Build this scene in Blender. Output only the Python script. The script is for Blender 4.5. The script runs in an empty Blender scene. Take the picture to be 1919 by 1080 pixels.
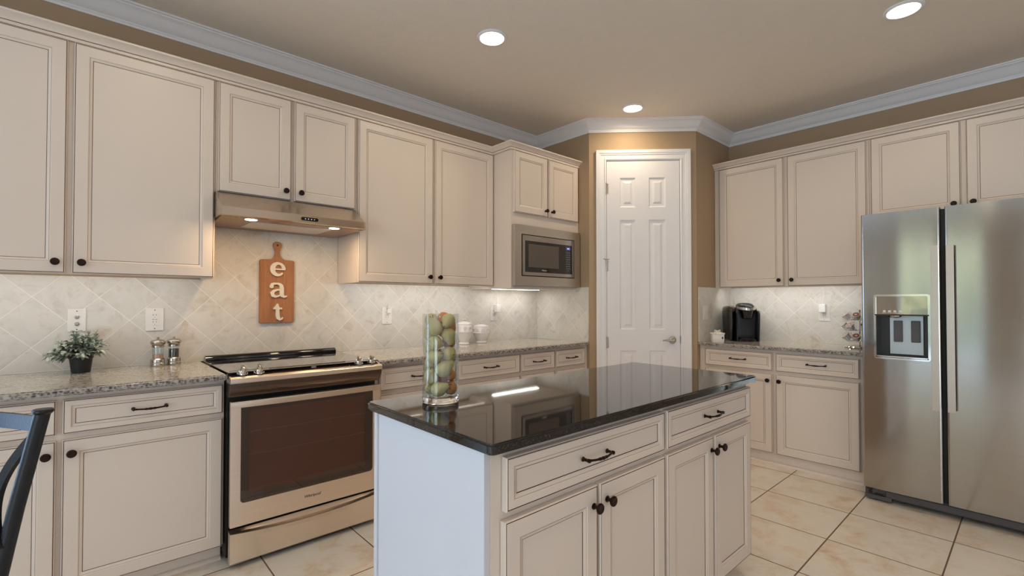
import bpy, bmesh, math, random
from mathutils import Vector, Matrix
D = bpy.data; SC = bpy.context.scene; COL = SC.collection
PI = math.pi

# ------------------------------------------------------------------ camera, world, exposure
cam = D.objects.new('camera', D.cameras.new('camera')); COL.objects.link(cam)
cam.location = (-0.5114, -3.2638, 1.2563)
cam.rotation_euler = (PI/2 + 0.01538, 0, -0.73488)
cam.data.sensor_width = 36; cam.data.lens = 888.089/1919*36
cam.data.shift_y = 13.0/1919; cam.data.clip_start = 0.02
SC.camera = cam
SC.view_settings.view_transform = 'Standard'; SC.view_settings.look = 'None'
SC.view_settings.gamma = 1; SC.view_settings.use_curve_mapping = False
SC.view_settings.exposure = 0.10
SC.cycles.use_denoising = True
SC.cycles.max_bounces = 10; SC.cycles.diffuse_bounces = 4; SC.cycles.glossy_bounces = 5
SC.cycles.transparent_max_bounces = 16
SC.cycles.sample_clamp_indirect = 6.0
SC.cycles.caustics_reflective = False

world = D.worlds.new('world'); SC.world = world; world.use_nodes = True
bg = world.node_tree.nodes['Background']
bg.inputs[0].default_value = (0.88, 0.88, 1.0, 1); bg.inputs[1].default_value = 1.0
# strength of each kind of light in the place
K = {'win_far': 1.0, 'win_near': 1.0, 'nook': 1.0, 'front': 1.0, 'can': 1.0, 'strip': 1.0, 'hood': 1.0}

def area_light(name, loc, rot, sx, sy, energy, color, parent=None, shape='RECTANGLE', spread=PI):
    l = D.lights.new(name, 'AREA'); l.shape = shape; l.size = sx
    if shape in ('RECTANGLE', 'ELLIPSE'): l.size_y = sy
    l.energy = energy; l.color = color; l.spread = spread
    o = D.objects.new(name, l); COL.objects.link(o); o.location = loc; o.rotation_euler = rot
    if parent: o.parent = parent
    return o
CEIL = 2.84
XL, YF, XR = -4.4, -7.2, 4.07          # window wall, far open side, fridge wall
# daylight that comes in through the glazed openings of the room
area_light('daylight', (XL-0.12, -4.40, 1.25), (0, -PI/2, 0), 2.35, 1.75, 82*K['win_far'], (0.66, 0.83, 1.0))
area_light('daylight', (-3.05, 0.12, 1.35), (-PI/2, 0, 0), 2.0, 2.1, 115*K['nook'], (0.40, 0.64, 1.0))  # area lamp at an unseen nook window, added to brighten the island end

sun = D.objects.new('sun', D.lights.new('sun', 'SUN')); COL.objects.link(sun)      # stands behind the house, lights the garden only
sun.data.energy = 9.0; sun.data.angle = 0.02; sun.data.color = (1.0, 0.95, 0.86); sun.rotation_euler = (0, math.radians(24), 0); sun.location = (0, 0, 6)

# ------------------------------------------------------------------ helpers
def link(name, me, parent=None, loc=(0,0,0), rotz=0.0, label=None, cat=None, group=None, kind=None):
    o = D.objects.new(name, me); COL.objects.link(o); o.location = loc; o.rotation_euler = (0,0,rotz)
    if parent is not None: o.parent = parent
    if label: o['label'] = label
    if cat: o['category'] = cat
    if group: o['group'] = group
    if kind: o['kind'] = kind
    return o
def thing(name, label, cat, loc=(0,0,0), rotz=0.0, group=None):
    return link(name, None, None, loc, rotz, label, cat, group)
def mesh(bm, name, mats, smooth=None):
    bmesh.ops.recalc_face_normals(bm, faces=bm.faces[:])
    me = D.meshes.new(name); bm.to_mesh(me); bm.free()
    for m in (mats if isinstance(mats, (list, tuple)) else [mats]): me.materials.append(m)
    if smooth is not None:
        me.polygons.foreach_set('use_smooth', [True]*len(me.polygons))
        me.set_sharp_from_angle(angle=math.radians(smooth))
    return me
def part(name, bm, mats, parent=None, loc=(0,0,0), rotz=0.0, smooth=35, **kw):
    return link(name, mesh(bm, name, mats, smooth), parent, loc, rotz, **kw)
def struct(name, bm, mats, smooth=35, **kw):
    return part(name, bm, mats, None, smooth=smooth, kind='structure', **kw)
def B(): return bmesh.new()
def box(bm, x0, x1, y0, y1, z0, z1, bev=0.0, seg=2, mi=0):
    x0, x1 = min(x0,x1), max(x0,x1); y0, y1 = min(y0,y1), max(y0,y1); z0, z1 = min(z0,z1), max(z0,z1)
    vs = [bm.verts.new(p) for p in ((x0,y0,z0),(x1,y0,z0),(x1,y1,z0),(x0,y1,z0),(x0,y0,z1),(x1,y0,z1),(x1,y1,z1),(x0,y1,z1))]
    fs = [bm.faces.new([vs[i] for i in f]) for f in ((3,2,1,0),(4,5,6,7),(0,1,5,4),(1,2,6,5),(2,3,7,6),(3,0,4,7))]
    for f in fs: f.material_index = mi
    if bev > 0:
        es = list({e for f in fs for e in f.edges})
        r = bmesh.ops.bevel(bm, geom=es, offset=bev, segments=seg, affect='EDGES', profile=0.5)
        for f in r['faces']: f.material_index = mi
    return vs
def loft(bm, rings, cap=True, closed=True, mi=0):
    V = [[bm.verts.new(p) for p in r] for r in rings]
    n = len(V[0])
    for a, b in zip(V, V[1:]):
        for i in range(n if closed else n-1):
            j = (i+1) % n
            try: bm.faces.new((a[i], a[j], b[j], b[i])).material_index = mi
            except ValueError: pass
    if cap and closed:
        for r in (V[0], V[-1]):
            try: bm.faces.new(r).material_index = mi
            except ValueError: pass
    return V
def lathe(bm, prof, n=28, c=(0,0,0), mi=0, M=None, cap=True):
    rings = []
    for r, z in prof:
        r = max(r, 1e-5)
        ring = [Vector((r*math.cos(2*PI*i/n), r*math.sin(2*PI*i/n), z)) for i in range(n)]
        if M is not None: ring = [M @ v for v in ring]
        rings.append([v + Vector(c) for v in ring])
    return loft(bm, rings, cap, True, mi)
def tube(bm, pts, r, n=10, mi=0, cap=True):
    pts = [Vector(p) for p in pts]; rs = r if isinstance(r, (list, tuple)) else [r]*len(pts)
    rings = []; up = None
    for i, p in enumerate(pts):
        t = (pts[min(i+1, len(pts)-1)] - pts[max(i-1, 0)]).normalized()
        if up is None:
            up = Vector((0,0,1)) if abs(t.z) < 0.9 else Vector((1,0,0))
        a = (up - t*up.dot(t)).normalized(); b = t.cross(a); up = a
        rings.append([p + a*rs[i]*math.cos(2*PI*k/n) + b*rs[i]*math.sin(2*PI*k/n) for k in range(n)])
    loft(bm, rings, cap, True, mi)
def prism(bm, pts, y0, y1, mi=0, f=lambda u, v, w: (u, w, v)):
    """polygon in (u,v) extruded along w from y0 to y1; default u->x, v->z, w->y"""
    a = [bm.verts.new(f(u, v, y0)) for u, v in pts]; b = [bm.verts.new(f(u, v, y1)) for u, v in pts]
    n = len(a)
    fs = [bm.faces.new(a), bm.faces.new(b[::-1])]
    for i in range(n): fs.append(bm.faces.new((a[i], b[i], b[(i+1)%n], a[(i+1)%n])))
    for q in fs: q.material_index = mi
    return fs
def sweep(bm, path, prof, mis=None, z=None):
    """profile (out, up) carried along a plan path; out is to the right of travel, corners mitred"""
    P = [Vector((p[0], p[1])) for p in path]; N = []
    for i in range(len(P)-1):
        d = (P[i+1]-P[i]).normalized(); N.append(Vector((d.y, -d.x)))
    rings = []
    for i, p in enumerate(P):
        a = N[max(i-1,0)]; b = N[min(i,len(N)-1)]
        m = (a+b)/(1+a.dot(b))
        rings.append([Vector((p.x+m.x*o, p.y+m.y*o, u)) for o, u in prof])
    V = [[bm.verts.new(q) for q in r] for r in rings]
    n = len(prof)
    for A, C in zip(V, V[1:]):
        for i in range(n):
            j = (i+1) % n
            f = bm.faces.new((A[i], A[j], C[j], C[i])); f.material_index = mis[i] if mis else 0
    bm.faces.new(V[0]); bm.faces.new(V[-1][::-1])
def rrect(x0, x1, z0, z1, r, n=5):
    out = []
    for cx, cz, a0 in ((x1-r,z1-r,0),(x0+r,z1-r,PI/2),(x0+r,z0+r,PI),(x1-r,z0+r,1.5*PI)):
        for k in range(n+1):
            a = a0 + PI/2*k/n; out.append((cx+r*math.cos(a), cz+r*math.sin(a)))
    return out
def ring_face(bm, outer, inner, y0, y1, mi=0):
    """flat frame between two outlines of equal length in x,z; from y0 (front) to y1 (back)"""
    o0=[bm.verts.new((u,y0,v)) for u,v in outer]; i0=[bm.verts.new((u,y0,v)) for u,v in inner]
    o1=[bm.verts.new((u,y1,v)) for u,v in outer]; i1=[bm.verts.new((u,y1,v)) for u,v in inner]
    n=len(outer)
    for k in range(n):
        j=(k+1)%n
        for q in ((o0[k],o0[j],i0[j],i0[k]),(o1[j],o1[k],i1[k],i1[j]),(o0[j],o0[k],o1[k],o1[j]),(i0[k],i0[j],i1[j],i1[k])):
            bm.faces.new(q).material_index = mi
def copy_tree(o, loc, label, rotz=None):
    r = o.copy(); COL.objects.link(r); r.location = loc; r['label'] = label
    if rotz is not None: r.rotation_euler = (0,0,rotz)
    for ch in o.children:
        c = ch.copy(); COL.objects.link(c); c.parent = r
        for g in ch.children:
            d = g.copy(); COL.objects.link(d); d.parent = c
    return r

# ------------------------------------------------------------------ materials
def srgb(r, g, b):
    f = lambda c: (c/255/12.92) if c/255 <= 0.04045 else ((c/255+0.055)/1.055)**2.4
    return (f(r), f(g), f(b), 1)
class NT:
    def __init__(s, name):
        s.m = D.materials.new(name); s.m.use_nodes = True; s.t = s.m.node_tree
        s.b = s.t.nodes['Principled BSDF']; s.out = s.t.nodes['Material Output']
    def n(s, typ, ins=None, **props):
        nd = s.t.nodes.new('ShaderNode'+typ)
        for k, v in props.items(): setattr(nd, k, v)
        for k, v in (ins or {}).items(): s.set(nd.inputs[k], v)
        return nd
    def set(s, sock, v):
        if isinstance(v, bpy.types.NodeSocket): s.t.links.new(v, sock)
        else: sock.default_value = v
    def math(s, op, a, b=0.0, c=None):
        nd = s.n('Math', operation=op); s.set(nd.inputs[0], a); s.set(nd.inputs[1], b)
        if c is not None: s.set(nd.inputs[2], c)
        return nd.outputs[0]
    def mix(s, f, a, b, blend='MIX'):
        nd = s.n('Mix', data_type='RGBA', blend_type=blend)
        s.set(nd.inputs[0], f); s.set(nd.inputs[6], a); s.set(nd.inputs[7], b)
        return nd.outputs[2]
    def ramp(s, f, stops):
        nd = s.n('ValToRGB'); s.set(nd.inputs[0], f); e = nd.color_ramp.elements
        while len(e) < len(stops): e.new(0.5)
        for q, (p, c) in zip(e, stops): q.position = p; q.color = c if len(c) == 4 else (*c, 1)
        return nd.outputs[0]
    def pos(s):
        return s.n('TexCoord').outputs['Object']
    def noise(s, scale, detail=3, rough=0.5, vec=None, dist=0.0):
        nd = s.n('TexNoise', {'Scale': scale, 'Detail': detail, 'Roughness': rough, 'Distortion': dist})
        s.set(nd.inputs['Vector'], vec if vec is not None else s.pos()); return nd.outputs[0]
    def mapping(s, scale, vec=None, loc=(0,0,0)):
        nd = s.n('Mapping'); s.set(nd.inputs[0], vec if vec is not None else s.pos())
        nd.inputs['Scale'].default_value = scale; nd.inputs['Location'].default_value = loc
        return nd.outputs[0]
    def bump(s, h, strength=0.2, dist=0.001):
        nd = s.n('Bump', {'Strength': strength, 'Distance': dist, 'Height': h}); s.set(s.b.inputs['Normal'], nd.outputs[0])
    def p(s, **kw):
        for k, v in kw.items():
            s.set(s.b.inputs[k.replace('_', ' ')], v)
def simple(name, col, rough=0.5, metal=0.0, var=0.05, vscale=8, bump=0, bscale=60, coat=0.0, spec=0.5):
    t = NT(name)
    dark = tuple(c*(1-var) for c in col[:3])+(1,)
    lite = tuple(min(1, c*(1+var)) for c in col[:3])+(1,)
    t.p(Base_Color=t.mix(t.noise(vscale), dark, lite), Roughness=rough, Metallic=metal, Coat_Weight=coat)
    t.b.inputs['Specular IOR Level'].default_value = spec
    if bump: t.bump(t.noise(bscale, 4), bump, 0.002)
    return t.m
def emis(name, col, strength):
    t = NT(name); t.p(Base_Color=col, Emission_Color=col, Emission_Strength=strength); return t.m

PAINT = simple('cream_cabinet_paint', srgb(227, 213, 200), 0.38, var=0.02, vscale=3, bump=0.03, bscale=30)
GLAZE = simple('brown_glaze_line', srgb(88, 54, 36), 0.5)
GLAZE2 = simple('faint_glaze_line', srgb(150, 118, 92), 0.5)
WALLP = simple('tan_wall_paint', srgb(180, 154, 124), 0.75, var=0.02, bump=0.15, bscale=90)
WHITE = simple('white_trim_paint', srgb(244, 242, 242), 0.35, var=0.01)
DOORW = simple('white_door_paint', srgb(242, 240, 242), 0.4, var=0.015, bump=0.04, bscale=40)
CEILM = simple('taupe_textured_ceiling', srgb(236, 226, 212), 0.9, var=0.03, vscale=14, bump=0.5, bscale=45)
BRONZE = simple('oil_rubbed_bronze', srgb(46, 30, 24), 0.32, 0.75, var=0.3, vscale=60)
BLACKP = simple('black_plastic', srgb(22, 21, 22), 0.35)
GLOSSB = simple('gloss_black', srgb(12, 11, 12), 0.07, coat=0.5)
DARKGAP = simple('black_gap', srgb(14, 12, 11), 0.6)
CHROME = simple('chrome', srgb(215, 212, 208), 0.1, 1.0, var=0.02)
NICKEL = simple('satin_nickel', srgb(190, 182, 172), 0.25, 1.0, var=0.03)
GREYP = simple('grey_plastic', srgb(88, 84, 84), 0.45)
DGREY = simple('dark_grey_steel', srgb(70, 68, 68), 0.5, 0.3)
PLATE = simple('white_plastic', srgb(240, 234, 226), 0.3, var=0.01)
CERAM = simple('white_ceramic', srgb(238, 232, 228), 0.18, var=0.01, coat=0.3)
SLOT = simple('dark_slot', srgb(50, 44, 40), 0.6)
WOODB = None
def steel(name, col, rough=0.27, aniso=0.75, streak=(2, 2, 260), rot=0.25):
    t = NT(name)
    n = t.noise(1.0, 3, 0.6, t.mapping(streak))
    big = t.noise(2.2, 2, 0.5)
    c = t.mix(n, tuple(v*0.93 for v in col[:3])+(1,), tuple(min(1, v*1.05) for v in col[:3])+(1,))
    t.p(Base_Color=c, Metallic=1.0, Roughness=t.math('MULTIPLY_ADD', big, 0.06, rough-0.03), Anisotropic=aniso, Anisotropic_Rotation=rot)
    tg = t.n('Tangent', direction_type='RADIAL', axis='Z'); t.set(t.b.inputs['Tangent'], tg.outputs[0])
    return t.m
STEEL = steel('brushed_stainless_steel', srgb(176, 172, 168), 0.13, 0.8)
HOODM = steel('hood_stainless_steel', srgb(202, 184, 164), 0.27, 0.5)
STEELW = steel('range_stainless_steel', srgb(238, 224, 210), 0.34, 0.5)
def glass_thin(name, tint, ior_fac=0.06, rough=0.0):
    t = NT(name)
    tr = t.n('BsdfTransparent', {'Color': tint}); gl = t.n('BsdfGlossy', {'Roughness': rough, 'Color': (1,1,1,1)})
    fc = t.n('LayerWeight', {'Blend': 0.5}).outputs['Facing']     # same from both sides, like a thin sheet
    mx = t.n('MixShader', {0: t.math('ADD', t.math('MULTIPLY', t.math('POWER', fc, 4.0), 0.55), ior_fac+0.025)})
    t.set(mx.inputs[1], tr.outputs[0]); t.set(mx.inputs[2], gl.outputs[0]); t.set(t.out.inputs[0], mx.outputs[0])
    return t.m
GLASS = glass_thin('clear_vase_glass', (0.93, 0.95, 0.95, 1), 0.03)
GLASSW = glass_thin('window_glass', (0.96, 0.98, 0.98, 1), 0.02)
OVENGL = glass_thin('smoked_oven_glass', (0.62, 0.50, 0.45, 1), 0.05, 0.03)
def solid_glass(name):
    t = NT(name); t.p(Base_Color=(0.95,0.97,0.97,1), Roughness=0.0, Transmission_Weight=1.0, IOR=1.45); return t.m
GLASSB = solid_glass('thick_glass_base')

def granite(name, stops, scale, rough, veins=None):
    t = NT(name)
    a = t.noise(scale, 6, 0.7, None, 0.6); b = t.n('TexVoronoi', {'Scale': scale*2.4, 'Vector': t.pos()}).outputs['Distance']
    f = t.math('ADD', t.math('MULTIPLY', a, 0.75), t.math('MULTIPLY', b, 0.35))
    c = t.ramp(f, stops)
    big = t.noise(scale*0.12, 4, 0.6, None, 1.0)
    c = t.mix(t.math('MULTIPLY', big, 0.5), c, veins, 'MIX') if veins else c
    t.p(Base_Color=c, Roughness=rough, Coat_Weight=0.25, Coat_Roughness=0.05); return t.m
GRANITE = granite('pale_speckled_granite', [(0.30, srgb(58,52,48)), (0.42, srgb(122,112,102)), (0.50, srgb(176,166,154)), (0.62, srgb(206,198,186)), (0.8, srgb(224,218,208))], 42, 0.12, srgb(190,180,165))
GRANEDGE = granite('rough_granite_edge', [(0.34, srgb(44,40,38)), (0.48, srgb(96,88,82)), (0.58, srgb(158,150,142)), (0.75, srgb(190,184,176))], 38, 0.4, None)
BLACKG = granite('polished_black_granite', [(0.3, srgb(20,18,17)), (0.62, srgb(30,27,25)), (0.72, srgb(70,66,62)), (0.85, srgb(110,104,98))], 150, 0.035, None)

def floor_tiles():
    t = NT('beige_floor_tiles'); sep = t.n('SeparateXYZ', {0: t.pos()}); p = 0.455
    def cell(o, x0):
        s = t.math('DIVIDE', t.math('SUBTRACT', o, x0), p); fr = t.math('FRACT', s); fl = t.math('FLOOR', s)
        return t.math('MULTIPLY', t.math('MINIMUM', fr, t.math('SUBTRACT', 1.0, fr)), p), fl
    dx, ix = cell(sep.outputs[0], 2.88-4.55*3); dy, iy = cell(sep.outputs[1], -2.505-4.55*3)
    d = t.math('MINIMUM', dx, dy)
    comb = t.n('CombineXYZ', {0: ix, 1: iy})
    rnd = t.n('TexWhiteNoise', {'Vector': comb.outputs[0]}, noise_dimensions='3D')
    off = t.n('VectorMath', {0: t.pos(), 1: t.n('VectorMath', {0: rnd.outputs['Color'], 1: (7,7,7)}, operation='MULTIPLY').outputs[0]}, operation='ADD').outputs[0]
    n1 = t.noise(6.0, 6, 0.68, off, 0.35); n2 = t.noise(16, 4, 0.6, off, 0.5)
    c = t.ramp(n1, [(0.34, srgb(240,233,224)), (0.50, srgb(236,226,213)), (0.60, srgb(228,208,186)), (0.72, srgb(206,174,144))])
    c = t.mix(t.math('MULTIPLY', n2, 0.35), c, srgb(242,234,222))
    c = t.mix(t.math('MULTIPLY', rnd.outputs['Value'], 0.12), c, srgb(220,198,172))
    g = t.math('LESS_THAN', d, 0.0032)
    t.p(Base_Color=t.mix(g, c, srgb(112,90,74)), Roughness=t.math('MULTIPLY_ADD', g, 0.4, 0.33))
    h = t.n('MapRange', {0: d, 1: 0.0015, 2: 0.006, 3: 0.0, 4: 1.0}).outputs[0]
    t.bump(h, 0.5, 0.002); return t.m
FLOORM = floor_tiles()
def splash_tiles(name, axis, u0, v0, dd):
    t = NT(name); sep = t.n('SeparateXYZ', {0: t.pos()})
    u = t.math('SUBTRACT', sep.outputs[axis], u0); v = t.math('SUBTRACT', sep.outputs[2], v0)
    def cell(s):
        s = t.math('DIVIDE', s, dd); s = t.math('ADD', s, 40.0); fr = t.math('FRACT', s)
        return t.math('MULTIPLY', t.math('MINIMUM', fr, t.math('SUBTRACT', 1.0, fr)), dd*0.7071), t.math('FLOOR', s)
    da, ia = cell(t.math('ADD', u, v)); db, ib = cell(t.math('SUBTRACT', u, v))
    d = t.math('MINIMUM', da, db)
    rnd = t.n('TexWhiteNoise', {'Vector': t.n('CombineXYZ', {0: ia, 1: ib}).outputs[0]}, noise_dimensions='3D')
    off = t.n('VectorMath', {0: t.pos(), 1: t.n('VectorMath', {0: rnd.outputs['Color'], 1: (9,9,9)}, operation='MULTIPLY').outputs[0]}, operation='ADD').outputs[0]
    n1 = t.noise(7.0, 7, 0.68, off, 0.7); n2 = t.noise(26.0, 5, 0.65, off, 0.4)
    c = t.ramp(n1, [(0.30, srgb(202,194,182)), (0.44, srgb(222,216,206)), (0.56, srgb(228,223,214)), (0.66, srgb(214,202,186)), (0.76, srgb(194,174,152))])
    c = t.mix(t.math('MULTIPLY', t.math('GREATER_THAN', n2, 0.60), t.math('MULTIPLY', t.math('SUBTRACT', n2, 0.60), 3.0)), c, srgb(182,160,136))
    c = t.mix(t.math('MULTIPLY', rnd.outputs['Value'], 0.3), c, srgb(210,202,190))
    g = t.math('MAXIMUM', t.math('LESS_THAN', d, 0.0016), t.math('LESS_THAN', sep.outputs[2], 0.9190))
    t.p(Base_Color=t.mix(g, c, srgb(244,238,226)), Roughness=t.math('MULTIPLY_ADD', g, 0.3, 0.42))
    h = t.n('MapRange', {0: d, 1: 0.001, 2: 0.004, 3: 0.0, 4: 1.0}).outputs[0]
    t.bump(h, 0.4, 0.0015); return t.m
SPL_BACK = splash_tiles('diagonal_travertine_tiles', 0, -0.328, 0.9125, 0.2465)
SPL_SIDE = splash_tiles('diagonal_travertine_side_tiles', 1, -1.604, 0.9125, 0.2515)
def wood(name, a, b):
    t = NT(name)
    n = t.noise(3.0, 5, 0.6, t.mapping((14, 14, 1.2)), 1.0)
    t.p(Base_Color=t.ramp(n, [(0.3, a), (0.7, b)]), Roughness=0.5); t.bump(n, 0.15, 0.001); return t.m
BOARDW = wood('cutting_board_wood', srgb(160,104,66), srgb(186,128,84))
HANDLEW = wood('dark_board_wood', srgb(130,80,48), srgb(154,98,60))
LETTER = simple('distressed_white_letter', srgb(236,226,206), 0.6, var=0.08, vscale=50, bump=0.3, bscale=120)
CHAIRM = simple('black_painted_metal', srgb(20, 21, 25), 0.42, 0.2, var=0.1, vscale=60, bump=0.25, bscale=220)
RACKM = simple('dull_oven_rack', srgb(225,200,175), 0.4, 0.3)
LEAFM = NT('grey_green_leaf')
LEAFM.p(Base_Color=LEAFM.ramp(LEAFM.noise(38, 2), [(0.32, srgb(98,112,98)), (0.5, srgb(150,160,144)), (0.66, srgb(200,205,190))]), Roughness=0.55)
LEAFM = LEAFM.m
STEMM = simple('leaf_stem', srgb(88, 92, 66), 0.6)
SOIL = simple('dark_soil', srgb(40, 32, 26), 0.9)
POTM = simple('black_pot', srgb(24, 23, 24), 0.45)
def pear_mat(name, a, b, c):
    t = NT(name); n = t.noise(28, 3, 0.5); n2 = t.noise(160, 2)
    t.p(Base_Color=t.mix(t.math('MULTIPLY', t.math('GREATER_THAN', n2, 0.66), 0.35), t.ramp(n, [(0.3, a), (0.52, b), (0.72, c)]), srgb(120,90,50)), Roughness=0.35); return t.m
PEARG = pear_mat('green_yellow_pear', srgb(178,168,104), srgb(204,186,126), srgb(214,176,118))
PEARO = pear_mat('orange_pear', srgb(196,150,86), srgb(206,132,74), srgb(190,98,52))

# ------------------------------------------------------------------ the room
PA = Vector((2.7658, -0.6452)); PB = Vector((3.4183, -1.2977))
bm = B(); box(bm, XL-0.1, XR+0.1, YF-0.1, 0.1, -0.1, 0.0); struct('floor', bm, FLOORM, None)
bm = B(); box(bm, XL-0.1, XR+0.1, YF-0.1, 0.1, CEIL, CEIL+0.1); struct('ceiling', bm, CEILM, None)
bm = B(); box(bm, XR, XR+0.1, YF-0.1, PB.y+0.1, 0, CEIL); struct('wall_right', bm, WALLP, None)
bm = B(); box(bm, PA.x, PA.x+0.1, PA.y, -0.0005, 0, CEIL); struct('wall_pantry_left', bm, WALLP, None)
bm = B(); box(bm, PB.x, XR-0.0005, PB.y, PB.y+0.1, 0, CEIL); struct('wall_pantry_right', bm, WALLP, None)
DL = (PB-PA).length                                 # diagonal wall, local x along it, -y into the room
R45 = -PI/4; A3 = (PA.x, PA.y, 0)
bm = B()
box(bm, 0, 0.143, 0, 0.1, 0, CEIL); box(bm, 0.787, DL, 0, 0.1, 0, CEIL); box(bm, 0.143, 0.787, 0, 0.1, 2.500, CEIL)
struct('wall_pantry_diagonal', bm, WALLP, None, loc=A3, rotz=R45)
def wall_with_openings(name, length, openings, loc, rotz):
    bm = B(); x = 0.0
    for a, b, z0, z1 in openings:
        box(bm, x, a, 0, 0.1, 0, CEIL)
        if z0 > 0: box(bm, a, b, 0, 0.1, 0, z0)
        box(bm, a, b, 0, 0.1, z1, CEIL); x = b
    box(bm, x, length, 0, 0.1, 0, CEIL)
    return struct(name, bm, WALLP, None, loc=loc, rotz=rotz)
# left wall: local x runs from far (y=YF) to the range wall
LW = [(-YF-5.30, -YF-3.50, 0.0, 2.42), (-YF-2.55, -YF-1.50, 0.0, 2.42)]
wall_with_openings('wall_left', -YF, LW, (XL, YF, 0), PI/2)
BW = [(0.25, 2.45, 0.30, 2.42)]
wall_with_openings('wall_back', PA.x+0.1-XL, BW, (XL, 0, 0), 0)
FW = [(XR-2.8, XR+2.8, 0.0, 2.42)]
wall_with_openings('wall_front', XR-XL, FW, (XR, YF, 0), PI)
def glazing(name, a, b, z1, loc, rotz, n, z0=0.0):
    t = link(name, None, None, loc, rotz, kind='structure')
    bm = B()
    for i in range(n+1):
        x = a + (b-a)*i/n; box(bm, x-0.03 if 0 < i < n else (x if i == 0 else x-0.06), (x+0.03 if 0 < i < n else (x+0.06 if i == 0 else x)), 0.02, 0.08, z0, z1)
    box(bm, a, b, 0.02, 0.08, z0, z0+0.06); box(bm, a, b, 0.02, 0.08, z1-0.06, z1)
    part('window_frame', bm, WHITE, t, smooth=None)
    bm = B(); box(bm, a+0.01, b-0.01, 0.046, 0.052, z0+0.03, z1-0.03); part('pane', bm, GLASSW, t, smooth=None)
glazing('window_1', *LW[0][:2], 2.42, (XL, YF, 0), PI/2, 2)
glazing('window_2', *LW[1][:2], 2.42, (XL, YF, 0), PI/2, 1)
glazing('added_window_4', *BW[0][:2], 2.42, (XL, 0, 0), 0, 3, 0.30)  # unseen window added to light the island end, clear of fridge reflections
glazing('added_window_3', *FW[0][:2], 2.42, (XR, YF, 0), PI, 4)  # unseen opening added behind the camera to let in ambient daylight

# garden beyond the glazed openings
t_ = NT('garden_paving'); t_.p(Base_Color=t_.mix(t_.noise(0.6), srgb(176,194,222), srgb(200,212,230)), Roughness=0.7)
bm = B(); box(bm, -16, XL-0.13, -14, 6, -0.14, -0.04); struct('garden_floor', bm, t_.m, None)
t_ = NT('garden_leaves'); t_.p(Base_Color=t_.ramp(t_.noise(2.6, 5, 0.7), [(0.35, srgb(146,160,134)), (0.52, srgb(188,200,172)), (0.66, srgb(226,230,214))]), Roughness=0.8)
bm = B(); random.seed(11)
for i in range(15):
    r = random.uniform(0.9, 1.5); c = Vector((-10.6+random.uniform(-0.5,0.5), -8.2+i*0.72, r*random.uniform(0.75,1.35)))
    m4 = bmesh.ops.create_icosphere(bm, subdivisions=3, radius=r)
    for v in m4['verts']:
        v.co = v.co*random.uniform(0.90,1.08)+c; v.co.z = max(v.co.z, -0.04)
o = part('garden_hedge', bm, t_.m, None, smooth=None, label='lumpy green garden hedge outside the glazed door, mirrored in the fridge', cat='hedge', kind='stuff')

# crown moulding of the room
cp = [(0,2.742),(0.008,2.742),(0.010,2.752),(0.014,2.757),(0.014,2.763),(0.026,2.770),(0.040,2.784),(0.056,2.806),(0.074,2.820),(0.082,2.822),(0.082,2.828),(0.094,2.830),(0.094,CEIL-0.0005),(0,CEIL-0.0005)]
bm = B(); sweep(bm, [(XL,0),(PA.x,0),(PA.x,PA.y),(PB.x,PB.y),(XR,PB.y),(XR,YF)], cp)
struct('trim_1', bm, WHITE, 25)
# backsplashes
def slab(name, m, x0, x1, y0, y1, z0=0.9145, z1=1.388): 
    bm = B(); box(bm, x0, x1, y0, y1, z0, z1); return struct(name, bm, m, None)
bm = B(); box(bm, -1.6, PA.x, -0.008, -0.0002, 0.9145, 1.388); box(bm, 0.010, 0.797, -0.008, -0.0002, 1.388, 1.72)
struct('wall_backsplash_back', bm, SPL_BACK, None)
slab('wall_backsplash_pantry_left', SPL_SIDE, PA.x-0.008, PA.x-0.0002, -0.640, -0.0085)
slab('wall_backsplash_right', SPL_SIDE, XR-0.008, XR-0.0002, -2.50, PB.y-0.0085)
SPL_STUB = splash_tiles('diagonal_travertine_stub_tiles', 0, 4.07, 0.9125, 0.2515)
slab('wall_backsplash_pantry_right', SPL_STUB, PB.x+0.02, XR-0.0002, PB.y-0.008, PB.y-0.0002)
bm = B(); box(bm, 0.0, 0.05, -0.012, -0.0003, 0.0, 0.10, 0.003); box(bm, 0.885, DL, -0.012, -0.0003, 0, 0.10, 0.003)
struct('baseboard_pantry', bm, WHITE, None, loc=A3, rotz=R45)

# ------------------------------------------------------------------ pantry door
cas = [(0.0,0.0),(0.0,0.011),(0.008,0.016),(0.014,0.017),(0.016,0.011),(0.046,0.011),(0.048,0.016),(0.060,0.018),(0.062,0.022),(0.078,0.025),(0.088,0.023),(0.088,0.0)]   # (outward from opening, proud of wall)
def casing(bm, a, b, z1):
    path = [((a,0.0),(-1,0)), ((a,z1),(-1,1)), ((b,z1),(1,1)), ((b,0.0),(1,0))]
    rings = []
    for (x, z), (nx, nz) in path: rings.append([Vector((x+nx*o, -h, z+nz*o)) for o, h in cas])
    loft(bm, rings, True, True)
bm = B(); casing(bm, 0.148, 0.782, 2.495)
struct('trim_2', bm, WHITE, 20, loc=(PA.x-0.0003*0.707, PA.y-0.0003*0.707, 0), rotz=R45)
door = link('door_1', None, None, A3, R45, kind='structure')
bm = B(); x0, x1, z0, z1 = 0.153, 0.777, 0.012, 2.488; yf = -0.004
panels = [(0.264,0.403,2.083,2.343),(0.516,0.660,2.083,2.343),(0.264,0.403,1.018,1.975),(0.516,0.660,1.018,1.975),(0.264,0.403,0.24,0.838),(0.516,0.660,0.24,0.838)]
xs = sorted({x0,x1,*[p[0] for p in panels],*[p[1] for p in panels]}); zs = sorted({z0,z1,*[p[2] for p in panels],*[p[3] for p in panels]})
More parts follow.
